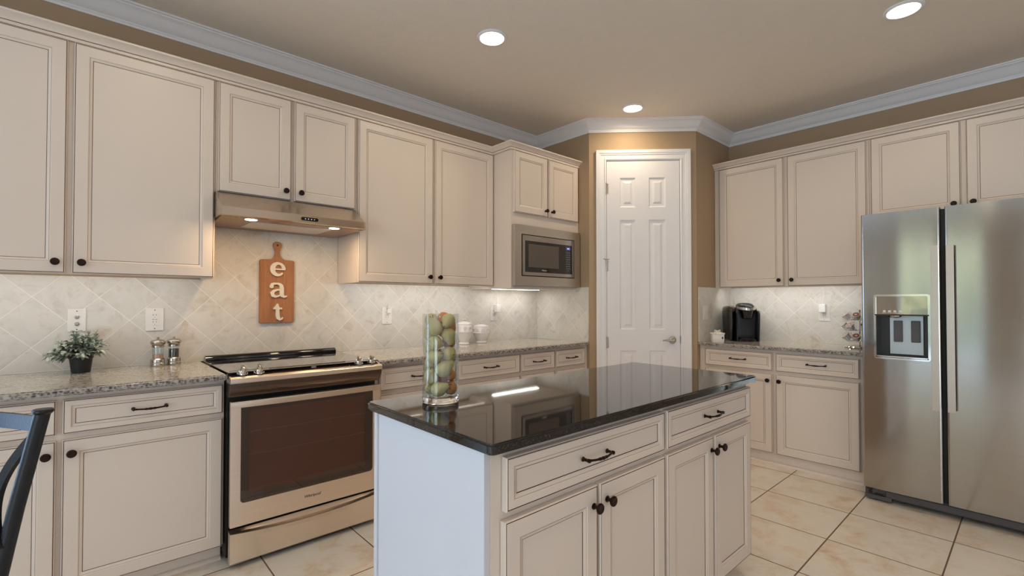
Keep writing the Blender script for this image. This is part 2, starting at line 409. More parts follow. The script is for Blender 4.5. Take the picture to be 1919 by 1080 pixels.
for i in range(len(xs)-1):
    for j in range(len(zs)-1):
        a,b,c,d = xs[i],xs[i+1],zs[j],zs[j+1]
        if any(abs(a-p[0])<1e-6 and abs(c-p[2])<1e-6 for p in panels):
            prev = None
            for ins, dep in ((0,0),(0.012,0.010),(0.030,0.010),(0.048,0.002)):
                r = [bm.verts.new((q[0], yf+dep, q[1])) for q in ((a+ins,c+ins),(b-ins,c+ins),(b-ins,d-ins),(a+ins,d-ins))]
                if prev:
                    for k in range(4): bm.faces.new((prev[k],prev[(k+1)%4],r[(k+1)%4],r[k]))
                prev = r
            bm.faces.new(prev)
        else:
            bm.faces.new([bm.verts.new((q[0],yf,q[1])) for q in ((a,c),(b,c),(b,d),(a,d))])
for q in (((x0,z0),(x1,z0)),((x1,z0),(x1,z1)),((x1,z1),(x0,z1)),((x0,z1),(x0,z0))):
    (a,c),(b,d) = q
    bm.faces.new([bm.verts.new(v) for v in ((a,yf,c),(b,yf,d),(b,yf+0.036,d),(a,yf+0.036,c))])
bm.faces.new([bm.verts.new((q[0],yf+0.036,q[1])) for q in ((x0,z0),(x1,z0),(x1,z1),(x0,z1))])
bmesh.ops.remove_doubles(bm, verts=bm.verts[:], dist=1e-5)
part('door_slab', bm, DOORW, door, smooth=None)
for z in (2.248, 1.575, 0.905):
    bm = B(); lathe(bm, [(0.0065,z-0.046),(0.0065,z+0.046)], 12, (0.148,-0.012,0)); lathe(bm, [(0.004,z+0.046),(0.005,z+0.052),(0.0,z+0.056)], 10, (0.148,-0.012,0))
    box(bm, 0.154, 0.166, -0.006, -0.0045, z-0.044, z+0.044)
    if z == 1.575:
        tube(bm, [(0.148,-0.014,z+0.054),(0.120,-0.045,z+0.056)], 0.004, 8); tube(bm, [(0.148,-0.014,z+0.054),(0.17,-0.03,z+0.056)], 0.003, 8)
    part('door_hinge', bm, NICKEL, door)
MY = Matrix.Rotation(PI/2, 4, 'X')          # lathe axis z -> -y
bm = B(); lathe(bm, [(0.030,0.0),(0.032,0.004),(0.028,0.012),(0.014,0.016),(0.011,0.045),(0.014,0.052),(0.0,0.056)], 24, (0.711,yf-0.0005,0.930), M=MY)
tube(bm, [(0.711,yf-0.045,0.930),(0.690,yf-0.050,0.930),(0.655,yf-0.050,0.931),(0.618,yf-0.044,0.928)], [0.010,0.009,0.007,0.0055], 10)
part('door_handle', bm, NICKEL, door)
bm = B(); box(bm, 0.7795, 0.786, -0.014, -0.0125, 0.900, 0.960); box(bm, 0.7795,0.7825,-0.0125,0.02,0.9,0.96); part('strike_plate', bm, NICKEL, door)
bm = B(); box(bm, 0.1432, 0.1475, 0.0, 0.099, 0.0, 2.499); box(bm, 0.7825, 0.7868, 0.0, 0.099, 0.0, 2.499); box(bm, 0.1432, 0.7868, 0.0, 0.099, 2.4915, 2.4998); part('door_jamb', bm, WHITE, door, smooth=None)

# ------------------------------------------------------------------ cabinets
DT = 0.020
def panel_bm(w, h, fr, t=DT):
    rings = [(0,0,0),(0,-(t-0.004),0),(0.0030,-(t-0.0008),0),(0.0056,-(t-0.0008),1),(0.0066,-t,0),(fr-0.016,-t,0),(fr-0.013,-(t-0.0022),0),(fr-0.0118,-(t-0.0022),2),(fr-0.0022,-(t-0.0065),0),(fr,-(t-0.0078),1)]
    bm = B(); prev = None
    for ins, y, mi in rings:
        r = [bm.verts.new(q) for q in ((ins,y,ins),(w-ins,y,ins),(w-ins,y,h-ins),(ins,y,h-ins))]
        if prev:
            for k in range(4): bm.faces.new((prev[k],prev[(k+1)%4],r[(k+1)%4],r[k])).material_index = mi
        else: first = r
        prev = r
    bm.faces.new(prev); bm.faces.new(first[::-1])
    return bm
bm = B(); lathe(bm, [(0.0095,0.0),(0.0095,0.003),(0.006,0.005),(0.0055,0.013),(0.008,0.017),(0.015,0.021),(0.0165,0.0245),(0.0155,0.028),(0.012,0.030),(0.011,0.0295),(0.0,0.0315)], 24, M=MY)
KNOB = mesh(bm, 'knob', BRONZE, 40)
bm = B(); L = 0.116
for s in (-1, 1):
    lathe(bm, [(0.0075,0.0),(0.0075,0.002),(0.005,0.004),(0.0048,0.018),(0.0065,0.022),(0.0055,0.027),(0,0.028)], 14, (s*L/2,0,0), M=MY)
N = 24; pts = []; rs = []
for i in range(N+1):
    u = -1+2*i/N; pts.append((u*L/2, -0.020-0.011*(1-u*u), -0.002*(1-u*u)))
    rs.append(0.0042+0.0016*math.exp(-(u/0.10)**2)+0.0012*(abs(abs(u)-0.22)<0.05)-0.0006*(abs(abs(u)-0.6)<0.2))
tube(bm, pts, rs, 10)
PULL = mesh(bm, 'handle', BRONZE, 40)
def front(parent, kind, x0, x1, z0, z1, df, hw):
    """a door or drawer front of a cabinet whose face frame stands at y=-df; hw = list of (kind, x, z) in cabinet coordinates"""
    o = part(kind, panel_bm(x1-x0, z1-z0, 0.066 if kind == 'door' else 0.040), [PAINT, GLAZE, GLAZE2], parent, (x0, -df-0.002, z0), smooth=None)
    for k, hx, hz in hw:
        link(k, KNOB if k == 'knob' else PULL, o, (hx-x0, -DT, hz-z0))
    return o
def upper(name_label, cat, group, loc, rotz, w, z0, z1, df, doors, knob_side, knob_z=0.053):
    t = thing('wall_cabinet', name_label, cat, loc, rotz, group)
    h = z1-z0; bm = B()
    box(bm, 0, w, -df, -0.009, 0.022, h); box(bm, 0, w, -df, -df+0.02, 0, 0.022); box(bm, 0, 0.018, -df+0.02, -0.009, 0, 0.022); box(bm, w-0.018, w, -df+0.02, -0.009, 0, 0.022)
    part('body', bm, PAINT, t, smooth=None)
    for (a, b), s in zip(doors, knob_side):
        front(t, 'door', a, b, 0.003, h-0.004, df, [('knob', (b-0.033) if s > 0 else (a+0.033), knob_z)])
    return t
ZU0, ZU1 = 1.385, 2.454
G1 = 'wall cabinets along the range wall'; G2 = 'wall cabinets along the fridge wall'
upper('tall cream wall cabinet above the counter with the potted plant', 'cabinet', G1, (-1.135, 0, ZU0), 0, 1.143, ZU0, ZU1, 0.3006,
      [(0.0055, 0.5595), (0.5815, 1.136)], (1, -1))
upper('short cream wall cabinet directly above the steel range hood', 'cabinet', G1, (0.0095, 0, 1.853), 0, 0.787, 1.853, ZU1, 0.3006,
      [(0.0095, 0.3815), (0.4005, 0.7745)], (1, -1))
upper('tall cream wall cabinet between the range hood and the microwave', 'cabinet', G1, (0.798, 0, ZU0), 0, 1.155, ZU0, ZU1, 0.3006,
      [(0.009, 0.575), (0.594, 1.147)], (1, -1))
upper('tall cream wall cabinet above the black coffee maker', 'cabinet', G2, (XR, -1.301, ZU0), -PI/2, 1.147, ZU0, ZU1, 0.304,
      [(0.0475, 0.577), (0.606, 1.1345)], (1, -1))
upper('short cream wall cabinet above the steel fridge', 'cabinet', G2, (XR, -2.450, 1.853), -PI/2, 1.0, 1.853, ZU1, 0.304,
      [(0.0117, 0.4897), (0.5162, 0.993)], (1, -1))
# microwave cabinet: hollow below for the oven
t = thing('microwave_cabinet', 'deep cream cabinet with two small doors above the built-in microwave', 'cabinet', (1.955, 0, 1.366), 0, G1)
bm = B(); W = 0.8085; df = 0.5226; H = ZU1-1.366
box(bm, 0, W, -df, -0.009, 0.503, H); box(bm, 0, 0.0165, -df, -0.009, 0, 0.503); box(bm, W-0.0165, W, -df, -0.009, 0, 0.503); box(bm, 0.0165, W-0.0165, -df, -0.009, 0.0135, 0.0185); box(bm, 0.0165, W-0.0165, -df, -df+0.02, 0, 0.0134); box(bm, 0.0165, W-0.0165, -0.02, -0.009, 0.018, 0.503)
part('body', bm, PAINT, t, smooth=None)
front(t, 'door', 0.021, 0.394, 0.598, H-0.004, df, [('knob', 0.366, 0.645)]); front(t, 'door', 0.411, 0.786, 0.598, H-0.004, df, [('knob', 0.443, 0.645)])
# cabinet crowns
kp = [(0,2.4555),(0.013,2.4555),(0.013,2.4690),(0.0125,2.4715),(0.018,2.4722),(0.022,2.480),(0.040,2.494),(0.049,2.498),(0.049,2.507),(0,2.507)]
km = [0,0,1,0,0,0,0,0,0,0]
bm = B(); sweep(bm, [(-1.6,-0.3006),(1.955,-0.3006),(1.955,-0.5226),(2.7635,-0.5226)], kp, km)
part('cabinet_crown', bm, [PAINT, GLAZE], None, smooth=25, label='stepped cream crown moulding along the top of the range wall cabinets', cat='moulding')
bm = B(); sweep(bm, [(XR-0.304,-1.300),(XR-0.304,-3.46)], kp, km)
part('cabinet_crown', bm, [PAINT, GLAZE], None, smooth=25, label='cream crown moulding along the top of the fridge wall cabinets', cat='moulding')
def base(label, group, loc, rotz, w, df, fronts, toe=0.055, z1=0.8855, x0=0.0, back=0.009):
    t = thing('base_cabinet', label, 'cabinet', loc, rotz, group)
    bm = B(); box(bm, x0, w, -df, -back, 0.088, z1); box(bm, x0, w, -df+toe, -back, 0, 0.088)
    part('body', bm, PAINT, t, smooth=None)
    bm = B(); prism(bm, [(-df+toe-0.0003,0.0),(-df+toe-0.018,0.0),(-df+toe-0.017,0.008),(-df+toe-0.010,0.015),(-df+toe-0.0003,0.018)], x0, w, f=lambda u,v,w_: (w_,u,v)); part('shoe_moulding', bm, PAINT, t, smooth=None)
    for f in fronts: front(t, f[0], f[1], f[2], f[3], f[4], df, f[5])
    return t
G3 = 'base cabinets along the range wall'
DB, DTp, WB, WT = 0.0885, 0.7015, 0.7245, 0.8625
def pair(o, a, b, knobs, toe_doors=True):
    r = []
    for (x0, x1), kx in zip((a, b), knobs):
        r.append(('drawer', x0-o, x1-o, WB, WT, [('handle', (x0+x1)/2-o, 0.795)])); r.append(('door', x0-o, x1-o, DB, DTp, [('knob', kx-o, 0.648)]))
    return r
base('cream base cabinet left of the steel range', G3, (-1.135,0,0), 0, 1.133, 0.618, pair(-1.135, (-1.129,-0.588), (-0.5693,-0.0097), (-0.616,-0.541)))
base('cream base cabinet right of the steel range, behind the pear vase', G3, (0.772,0,0), 0, 1.176, 0.618, pair(0.772, (0.800,1.352), (1.368,1.943), (1.322,1.398)))
base('cream base cabinet with narrow drawers beside the pantry corner', G3, (1.949,0,0), 0, 0.814, 0.618, pair(1.949, (1.957,2.329), (2.344,2.714), (2.299,2.374)))
base('cream base cabinet under the coffee maker, left of the fridge', None, (XR,-1.300,0), -PI/2, 1.165, 0.6024,
     [(k, -q-1.300-0 if False else (-1.300-a), (-1.300-b), c, d, [(h[0], -1.300-h[1], h[2]) for h in hw]) for k, a, b, c, d, hw, q in (
      ('drawer',-1.3526,-1.8855,WB,WT,[('handle',-1.628,0.797)],0), ('door',-1.3526,-1.8855,DB,DTp,[('knob',-1.857,0.650)],0),
      ('drawer',-1.911,-2.443,WB,WT,[('handle',-2.185,0.797)],0), ('door',-1.911,-2.443,DB,DTp,[('knob',-1.939,0.650)],0))], toe=0.008)

# worktops
def worktop(label, pts, z0=0.886, z1=0.914, mats=None, bev=0.006, name='worktop', mi_edge=1):
    bm = B()
    fs = prism(bm, pts, z0, z1, f=lambda u, v, w: (u, v, w))
    es = [e for e in bm.edges if abs(e.verts[0].co.z-e.verts[1].co.z) < 1e-6]
    bmesh.ops.bevel(bm, geom=es, offset=bev, segments=3, affect='EDGES')
    bm.normal_update()
    for f in bm.faces: f.material_index = 0 if abs(f.normal.z) > 0.5 else mi_edge
    return part(name, bm, mats or [GRANITE, GRANEDGE], None, smooth=40, label=label, cat='worktop')
worktop('pale granite worktop left of the range holding the potted plant', [(-1.5,-0.690),(-0.003,-0.690),(-0.003,-0.0085),(-1.5,-0.0085)])
worktop('pale granite worktop right of the range running to the pantry corner', [(0.766,-0.690),(PA.x-0.06,-0.690),(PA.x-0.0085,-0.640),(PA.x-0.0085,-0.0085),(0.766,-0.0085)])
worktop('pale granite worktop under the coffee maker and pod carousel', [(XR-0.655,-1.307),(XR-0.009,-1.307),(XR-0.009,-2.482),(XR-0.655,-2.482)])

# ------------------------------------------------------------------ island
IX0, IX1, IY0, IY1 = 0.245, 1.803, -2.343, -1.755
t = thing('kitchen_island', 'cream kitchen island cabinet in the middle of the tiled floor', 'island', (IX0, IY1, 0))
df = IY1-IY0; w = IX1-IX0
bm = B(); box(bm, 0.004, w, -df, -0.004, 0.088, 0.8855); box(bm, 0.004, w, -df+0.06, -0.004, 0, 0.088); part('body', bm, PAINT, t, smooth=None)
bm = B(); box(bm, -0.016, 0.0038, -df+0.002, 0.0, 0.0, 0.8855, 0.0015); box(bm, -0.022,-0.0161,-0.02,0.0,0.0,0.8855,0.001); part('end_panel', bm, simple('daylit_end_panel_paint', srgb(214,214,218), 0.4, var=0.01), t, smooth=None, label='plain end panel with daylight in its pale colour')  # cool daylight on this end is put into the panel colour
bm = B(); box(bm, 0.004, w, -0.0039, 0.0, 0.0, 0.8855); part('back_panel', bm, PAINT, t, smooth=None)
for k, a, b, c, d, hw in (('drawer',0.284,1.041,WB,WT,[('handle',0.640,0.795)]), ('drawer',1.061,1.800,WB,WT,[('handle',1.402,0.799)]),
    ('door',0.279,0.653,DB,DTp,[('knob',0.632,0.643)]), ('door',0.666,1.041,DB,DTp,[('knob',0.698,0.647)]),
    ('door',1.061,1.421,DB,DTp,[('knob',1.402,0.650)]), ('door',1.440,1.800,DB,DTp,[('knob',1.472,0.653)])):
    front(t, k, a-IX0, b-IX0, c, d, df, [(h[0], h[1]-IX0, h[2]) for h in hw])
worktop('polished black granite slab on top of the kitchen island', rrect(0.2132, 1.8239, -2.389, -1.712, 0.018, 4), 0.886, 0.9145, [BLACKG, BLACKG], 0.006, 'island_worktop')

# ------------------------------------------------------------------ range
t = thing('range', 'stainless steel slide-in electric range with a smoked oven window', 'range', (0.001, -0.010, 0))
RW_ = 0.760; oy = 0.010
def ry(y): return y+oy
bm = B(); box(bm, 0.002, RW_-0.002, ry(-0.66), 0, 0.035, 0.885); part('body', bm, DARKGAP, t, smooth=None)
# front apron: profile in (y,z) swept in x
pr_ = [(-0.655,0.914),(-0.664,0.9150),(-0.7215,0.8965),(-0.7225,0.9022),(-0.738,0.8962),(-0.741,0.893),(-0.741,0.877),(-0.737,0.872)]
bm = B(); prism(bm, [(ry(a), b) for a, b in pr_]+[(ry(-0.655),0.872)], 0.0, RW_+0.004, f=lambda u,v,w_: (w_,u,v)); part('control_trim', bm, STEELW, t, smooth=20)
ap = [(-0.733,0.8715),(-0.734,0.855),(-0.728,0.838),(-0.716,0.822),(-0.708,0.812),(-0.706,0.806),(-0.65,0.806),(-0.65,0.8715)]
bm = B(); prism(bm, [(ry(a), b) for a, b in ap], 0.001, RW_+0.003, f=lambda u,v,w_: (w_,u,v)); part('front_apron', bm, simple('dark_steel_apron', srgb(104,92,86), 0.24, 1.0), t, smooth=40, label='dark curved steel apron under the knobs')
bm = B(); box(bm, 0.0, RW_+0.002, ry(-0.692), ry(-0.03), 0.9155, 0.921, 0.002); part('cooktop', bm, simple('black_ceramic_glass', srgb(30,24,22), 0.03, coat=1.0), t, smooth=None, label='black glass cooktop')
# sloped touch panel on the trim
M_SL = Matrix.Rotation(0, 4, 'X')
def onslope(y): return 0.917-(-0.690-y)*(0.917-0.8935)/0.046 if y < -0.690 else 0.917
bm = B()
box(bm, 0.012, RW_-0.008, ry(-0.722), ry(-0.640), 0.9005, 0.9215, 0.0015)
for v in bm.verts:
    yy = v.co.y-oy
    if v.co.z > 0.91: v.co.z = 0.9222 - max(0, (-0.664-yy))*0.36
part('control_glass', bm, simple('brown_control_glass', srgb(40,32,28), 0.08), t, smooth=None)
bm = B()
def slz(y): return 0.9226 - max(0, (-0.664-y))*0.36
x0_, x1_ = 0.190, 0.585
for a, b, c, d in ((x0_,x1_,-0.650,-0.646),(x0_,x1_,-0.719,-0.716),(x0_,x0_+0.004,-0.719,-0.646),(x1_-0.004,x1_,-0.719,-0.646)):
    vs = [(a,c),(b,c),(b,d),(a,d)]
    lo = [bm.verts.new((u, ry(v), slz(v)-0.0015)) for u, v in vs]; hi = [bm.verts.new((u, ry(v), slz(v)+0.0012)) for u, v in vs]
    bm.faces.new(hi); bm.faces.new(lo[::-1])
    for k in range(4): bm.faces.new((lo[k],lo[(k+1)%4],hi[(k+1)%4],hi[k]))
part('touch_panel_frame', bm, simple('bronze_frame', srgb(150,126,104), 0.25, 1.0), t, smooth=None)
bm = B(); prism(bm, [(-0.012,-0.005),(0.012,-0.005),(0.012,0.005),(-0.012,0.005)], slz(-0.69)-0.002, slz(-0.69)+0.001, f=lambda u,v,w_: (0.40+u, ry(-0.68)+v, w_+0.003)); part('display', bm, emis('clock_digits', (0.9,0.85,0.75,1), 0.7), t, smooth=None)
bm = B()
lathe(bm, [(0.023,0.0),(0.0235,0.004),(0.020,0.006),(0.0195,0.018),(0.0175,0.0215),(0,0.022)], 28)
box(bm, -0.0055, 0.0055, -0.019, 0.019, 0.019, 0.041, 0.003)
lathe(bm, [(0.024,-0.003),(0.024,0.0005)], 28, mi=1)
KN = mesh(bm, 'control_knob', [CHROME, BLACKP], 40)
for x, y in ((0.058,-0.698),(0.130,-0.700),(0.640,-0.700),(0.716,-0.698)):
    k = link('control_knob', KN, t, (x, ry(y), slz(y)+0.002)); k.rotation_euler = (0.33, 0, 0)
# rear vent
bm = B(); prism(bm, [(ry(-0.030),0.9211),(ry(-0.088),0.9211),(ry(-0.090),0.930),(ry(-0.082),0.944),(ry(-0.066),0.949),(ry(-0.045),0.947),(ry(-0.034),0.938)], 0.006, RW_-0.006, f=lambda u,v,w_: (w_,u,v)); part('rear_vent', bm, GLOSSB, t, smooth=50)
# oven door
yd = -0.7317
bm = B(); out = rrect(0.003, 0.757, 0.199, 0.786, 0.004, 5); inn = rrect(0.046, 0.712, 0.304, 0.775, 0.018, 5)
ring_face(bm, out, inn, ry(yd), ry(yd+0.022)); od = part('oven_door', bm, STEELW, t, smooth=30)
bm = B(); box(bm, 0.040, 0.718, ry(yd+0.006), ry(yd+0.010), 0.298, 0.779); part('oven_window', bm, OVENGL, od, smooth=None, label='smoked oven window')
bm = B(); ring_face(bm, rrect(0.046,0.712,0.304,0.775,0.018,5), rrect(0.086,0.672,0.336,0.735,0.010,5), ry(yd+0.0115), ry(yd+0.0135)); part('window_border', bm, simple('grey_window_border', srgb(74,72,74), 0.25), od, smooth=None)
bm = B(); N = 16; rings = []
for i in range(N+1):
    u = -1+2*i/N; x = 0.380+u*0.376; b = 0.016*(1-u*u)+0.002
    rings.append([(x, ry(yd-b), 0.786), (x, ry(yd-b-0.003), 0.778), (x, ry(yd-b), 0.757), (x, ry(yd-b+0.006), 0.755), (x, ry(yd+0.004), 0.770), (x, ry(yd+0.004), 0.786)])
loft(bm, rings); part('oven_handle', bm, simple('pale_handle_steel', srgb(222,206,188), 0.3, 0.9), od, smooth=30)
def text_mesh(body, size, mat, name, parent, loc, rot, extrude=0.0005, shear=0.0):
    cu = D.curves.new(name, 'FONT'); cu.body = body; cu.size = size; cu.extrude = extrude; cu.align_x = 'CENTER'; cu.align_y = 'CENTER'; cu.shear = shear
    tmp = D.objects.new(name, cu); COL.objects.link(tmp); bpy.context.view_layer.update()
    me = D.meshes.new_from_object(tmp.evaluated_get(bpy.context.evaluated_depsgraph_get())); D.objects.remove(tmp)
    me.name = name; me.materials.clear(); me.materials.append(mat)
    o = link(name, me, parent, loc); o.rotation_euler = rot; return o
text_mesh('Whirlpool', 0.020, SLOT, 'logo', od, (0.379, ry(yd)-0.0006, 0.255), (PI/2,0,0), shear=0.25)
# storage drawer with scooped grip
bm = B(); N = 20; R0 = []
def dy(u, z): return yd-0.004*(1-u*u)
top = []
rings = []
for i in range(N+1):
    u = -1+2*i/N; x = 0.380+u*0.376; s = 1-u*u
    zt = 0.172-0.020*s
    rings.append([(x, ry(yd), 0.030), (x, ry(yd), zt-0.026), (x, ry(yd-0.004-0.012*s), zt-0.004), (x, ry(yd-0.006-0.012*s), zt), (x, ry(yd+0.020), zt+0.001), (x, ry(yd+0.030), 0.176), (x, ry(yd+0.036), 0.176), (x, ry(yd+0.036), 0.030)])
loft(bm, rings); part('storage_drawer', bm, STEELW, t, smooth=25)
for x in (0.06, 0.70):
    for y in (-0.62, -0.08):
        bm = B(); lathe(bm, [(0.018,0.0),(0.018,0.008),(0.010,0.012),(0.010,0.036)], 14, (x, ry(y), 0)); part('foot', bm, BLACKP, t)
# oven cavity behind the window; red-brown reflections are put into its lining colour
bm = B()
box(bm, 0.055, 0.705, ry(-0.6995), ry(-0.6605), 0.290, 0.765); part('oven_cavity', bm, simple('reflection_toned_oven_lining', srgb(176,112,90), 0.35), t, smooth=None)
for z in (0.52, 0.63):
    bm = B()
    tube(bm, [(0.075,ry(-0.7045),z),(0.69,ry(-0.7045),z)], 0.0028, 8)
    for i in range(17):
        x = 0.09+i*0.0365; tube(bm, [(x,ry(-0.7045),z),(x,ry(-0.7000),z-0.001)], 0.0015, 6)
    part('oven_rack', bm, RACKM, t)

# ------------------------------------------------------------------ range hood
t = thing('range_hood', 'stainless steel under-cabinet range hood with two lit lamps', 'hood', (0.003, -0.009, 1.70))
hw_, yf_, hz = 0.778, -0.497, 1.70
bm = B()
prof = [(0,0.012),(0,0.151),(-0.310,0.151),(-0.335,0.143),(-0.470,0.058),(-0.490,0.052),(yf_,0.046),(yf_,0.006),(-0.470,0.002),(-0.47,0.010)]
def hood_ring(x, k): 
    return [(x, (y*k if y < -0.3 else y), z) for y, z in prof]
rings = [hood_ring(0.0,1), hood_ring(hw_-0.05,1), hood_ring(hw_-0.02,0.994), hood_ring(hw_-0.006,0.975), hood_ring(hw_,0.955)]
loft(bm, rings); part('shell', bm, HOODM, t, smooth=25)
bm = B(); box(bm, 0.012, hw_-0.014, -0.468, -0.004, 0.000, 0.0095); part('underside_panel', bm, simple('hood_underside', srgb(176,146,120), 0.35, 0.8), t, smooth=None)
bm = B(); box(bm, 0.165, 0.600, -0.372, -0.130, -0.004, -0.0002); part('grease_filter', bm, simple('pale_filter_mesh', srgb(222,212,202), 0.5, 0.3, var=0.25, vscale=400), t, smooth=None)
LAMPE = emis('hood_lamp_glow', (1.0, 0.92, 0.76, 1), 10)
for x in (0.150, 0.600):
    bm = B(); lathe(bm, [(0.0,-0.0014),(0.028,-0.0014),(0.030,-0.0002)], 24, (x,-0.425,0)); part('hood_lamp', bm, LAMPE, t)
    area_light('hood_bulb', (x,-0.425,-0.006), (0,0,0), 0.055, 0.055, 1.5*K['hood'], (1.0,0.68,0.37), t, 'DISK', PI)
bm = B(); prism(bm, rrect(0.385,0.480,0.017,0.036,0.009,6), yf_-0.002, yf_-0.0002); cp_ = part('control_strip', bm, GLOSSB, t)
for i in range(4):
    bm = B(); lathe(bm, [(0.0035,0.0),(0.003,0.0015),(0,0.002)], 12, (0.408+i*0.0165, yf_-0.0022, 0.0265), M=MY); part('button', bm, PLATE, cp_)

# ------------------------------------------------------------------ microwave
t = thing('microwave', 'stainless steel built-in microwave with trim frame in the deep cabinet', 'microwave', (1.980, -0.03, 1.3845))
MX, MYo, MZ = 1.980, -0.03, 1.3845
def mr(x0,x1,z0,z1,r=0.002,n=2): return rrect(x0-MX, x1-MX, z0-MZ, z1-MZ, r, n)
bm = B(); box(bm, 2.03-MX, 2.69-MX, -0.488, -0.02, 0.004, 0.462); part('body', bm, DARKGAP, t, smooth=None)
bm = B(); ring_face(bm, mr(1.966,2.7445,1.386,1.867), mr(2.036,2.671,1.463,1.796), -0.527, -0.4932); part('trim_frame', bm, simple('trim_steel', srgb(206,198,188), 0.36, 1.0), t, smooth=None)
bm = B(); ring_face(bm, mr(2.043,2.664,1.470,1.789), mr(2.072,2.633,1.497,1.746), -0.530, -0.500); part('door_frame', bm, STEEL, t, smooth=None)
bm = B(); box(bm, 2.070-MX, 2.635-MX, -0.526, -0.500, 1.495-MZ, 1.748-MZ); g = part('door_glass', bm, GLOSSB, t, smooth=None, label='black glass front')
bm = B(); prism(bm, mr(2.111,2.470,1.537,1.723), -0.5275, -0.5262); part('window', bm, simple('grey_screen_window', srgb(96,88,80), 0.12, 0.3, coat=0.5), g, smooth=None)
bm = B(); prism(bm, mr(2.562,2.617,1.704,1.730), -0.5275, -0.5262); part('display', bm, emis('blue_display', (0.05,0.06,0.22,1), 0.6), g, smooth=None)
text_mesh('10:31', 0.014, emis('display_digits', (0.7,0.75,1.0,1), 1.2), 'digits', g, (2.590-MX, -0.5279, 1.717-MZ), (PI/2,0,0))
bm = B()
for i in range(9):
    for j in range(3):
        if i == 8 and j != 1: continue
        box(bm, 2.567+j*0.019-MX, 2.575+j*0.019-MX, -0.5270, -0.5262, 1.680-i*0.0195-MZ, 1.6835-i*0.0195-MZ)
part('keypad', bm, simple('keypad_print', srgb(190,180,170), 0.5), g, smooth=None)
text_mesh('Whirlpool', 0.013, PLATE, 'logo', g, (2.292-MX, -0.5266, 1.516-MZ), (PI/2,0,0), shear=0.2)

# ------------------------------------------------------------------ fridge
FY0, FXF = -2.512, 3.190
t = thing('fridge', 'stainless steel side-by-side fridge with ice and water dispenser', 'fridge', (4.03, FY0, 0), -PI/2)
FD = 4.03-FXF                 # front face depth in local -y; local x = -(Y-FY0)
FWd = 0.905; FTOP = 1.8136
bm = B(); box(bm, 0.004, FWd-0.004, -FD+0.105, 0, 0.03, FTOP-0.02, 0.004); part('body', bm, DGREY, t, smooth=None)
def fdoor(x0, x1, z0, z1, hole=None):
    bm = B(); n = 18; w = x1-x0
    xs = sorted(set([x0+0.0, x0+0.002, x0+0.006, x0+0.012]+[x0+w*i/n for i in range(1,n)]+[x1-0.012, x1-0.006, x1-0.002, x1]+([hole[0],hole[1]] if hole else [])))
    xs = [x for i, x in enumerate(xs) if i == 0 or x-xs[i-1] > 1e-5]
    zs = [z0, z1] if not hole else [z0, hole[2], hole[3], z1]
    def yy(x):
        u = (x-x0)/w*2-1; e = min(x-x0, x1-x); r = 0.006
        rd = 0 if e >= r else r-math.sqrt(max(0, r*r-(r-e)**2))
        return -FD - 0.003*(1-u*u) + rd
    V = [[bm.verts.new((x, yy(x), z)) for z in zs] for x in xs]
    for i in range(len(xs)-1):
        for j in range(len(zs)-1):
            if hole and hole[0]-1e-6 <= xs[i] and xs[i+1] <= hole[1]+1e-6 and j == 1: continue
            bm.faces.new((V[i][j],V[i+1][j],V[i+1][j+1],V[i][j+1]))
    Bk = [[bm.verts.new((x, -FD+0.095, z)) for z in (z0,z1)] for x in (x0,x1)]
    bm.faces.new((Bk[0][0],Bk[0][1],Bk[1][1],Bk[1][0]))
    for j, k in ((0,0),(-1,1)):
        bm.faces.new([V[i][j] for i in range(len(xs))]+[Bk[1][k],Bk[0][k]])
    bm.faces.new(V[0]+[Bk[0][1],Bk[0][0]]); bm.faces.new(V[-1]+[Bk[1][1],Bk[1][0]])
    return bm, yy
DH = (0.068, 0.327, 0.910, 1.299)
bm, yl = fdoor(0.0, 0.379, 0.087, FTOP, DH); dl = part('freezer_door', bm, STEEL, t, smooth=30)
bm, yr = fdoor(0.399, FWd, 0.087, FTOP); dr = part('fridge_door', bm, STEEL, t, smooth=30)
bm = B(); box(bm, 0.376, 0.402, -FD+0.03, -FD+0.10, 0.087, FTOP-0.01); part('door_gasket', bm, DARKGAP, t, smooth=None)
for d_, xa, xb, sgn in ((dl, 0.340, 0.374, -1), (dr, 0.407, 0.441, 1)):
    bm = B(); N = 20; rings = []
    for i in range(N+1):
        u = -1+2*i/N; z = 1.107+u*0.478; b = 0.052-0.004*u*u
        y0 = -FD-b
        rings.append([(xa,y0,z),(xb,y0,z),(xb-0.003,y0+0.016,z),(xa+0.003,y0+0.016,z)])
    loft(bm, rings)
    for z in (0.66, 1.555): box(bm, xa+0.008, xb-0.008, -FD-0.034, -FD+0.002, z-0.02, z+0.02)
    part('door_pull', bm, steel('handle_stainless_steel', srgb(196,184,174), 0.30, 0.3), d_, smooth=30)
# dispenser
dg = link('dispenser', None, dl)
ymax = -FD-0.005
bm = B(); ring_face(bm, rrect(0.063,0.332,0.905,1.304,0.014,5), rrect(0.074,0.321,0.917,1.293,0.008,5), ymax-0.001, ymax+0.010); part('bezel', bm, CHROME, dg, smooth=30)
def inner_box(bm, x0,x1,z0,z1,ya,yb):   # open-front recess
    a = [bm.verts.new((x,ya,z)) for x,z in ((x0,z0),(x1,z0),(x1,z1),(x0,z1))]; b = [bm.verts.new((x,yb,z)) for x,z in ((x0,z0),(x1,z0),(x1,z1),(x0,z1))]
    for k in range(4): bm.faces.new((a[k],a[(k+1)%4],b[(k+1)%4],b[k]))
    bm.faces.new(b)
bm = B(); inner_box(bm, 0.0685,0.3265,0.9105,1.180, ymax+0.006, -FD+0.085); part('recess', bm, simple('dark_recess', srgb(48,44,42), 0.3), dg, smooth=None)
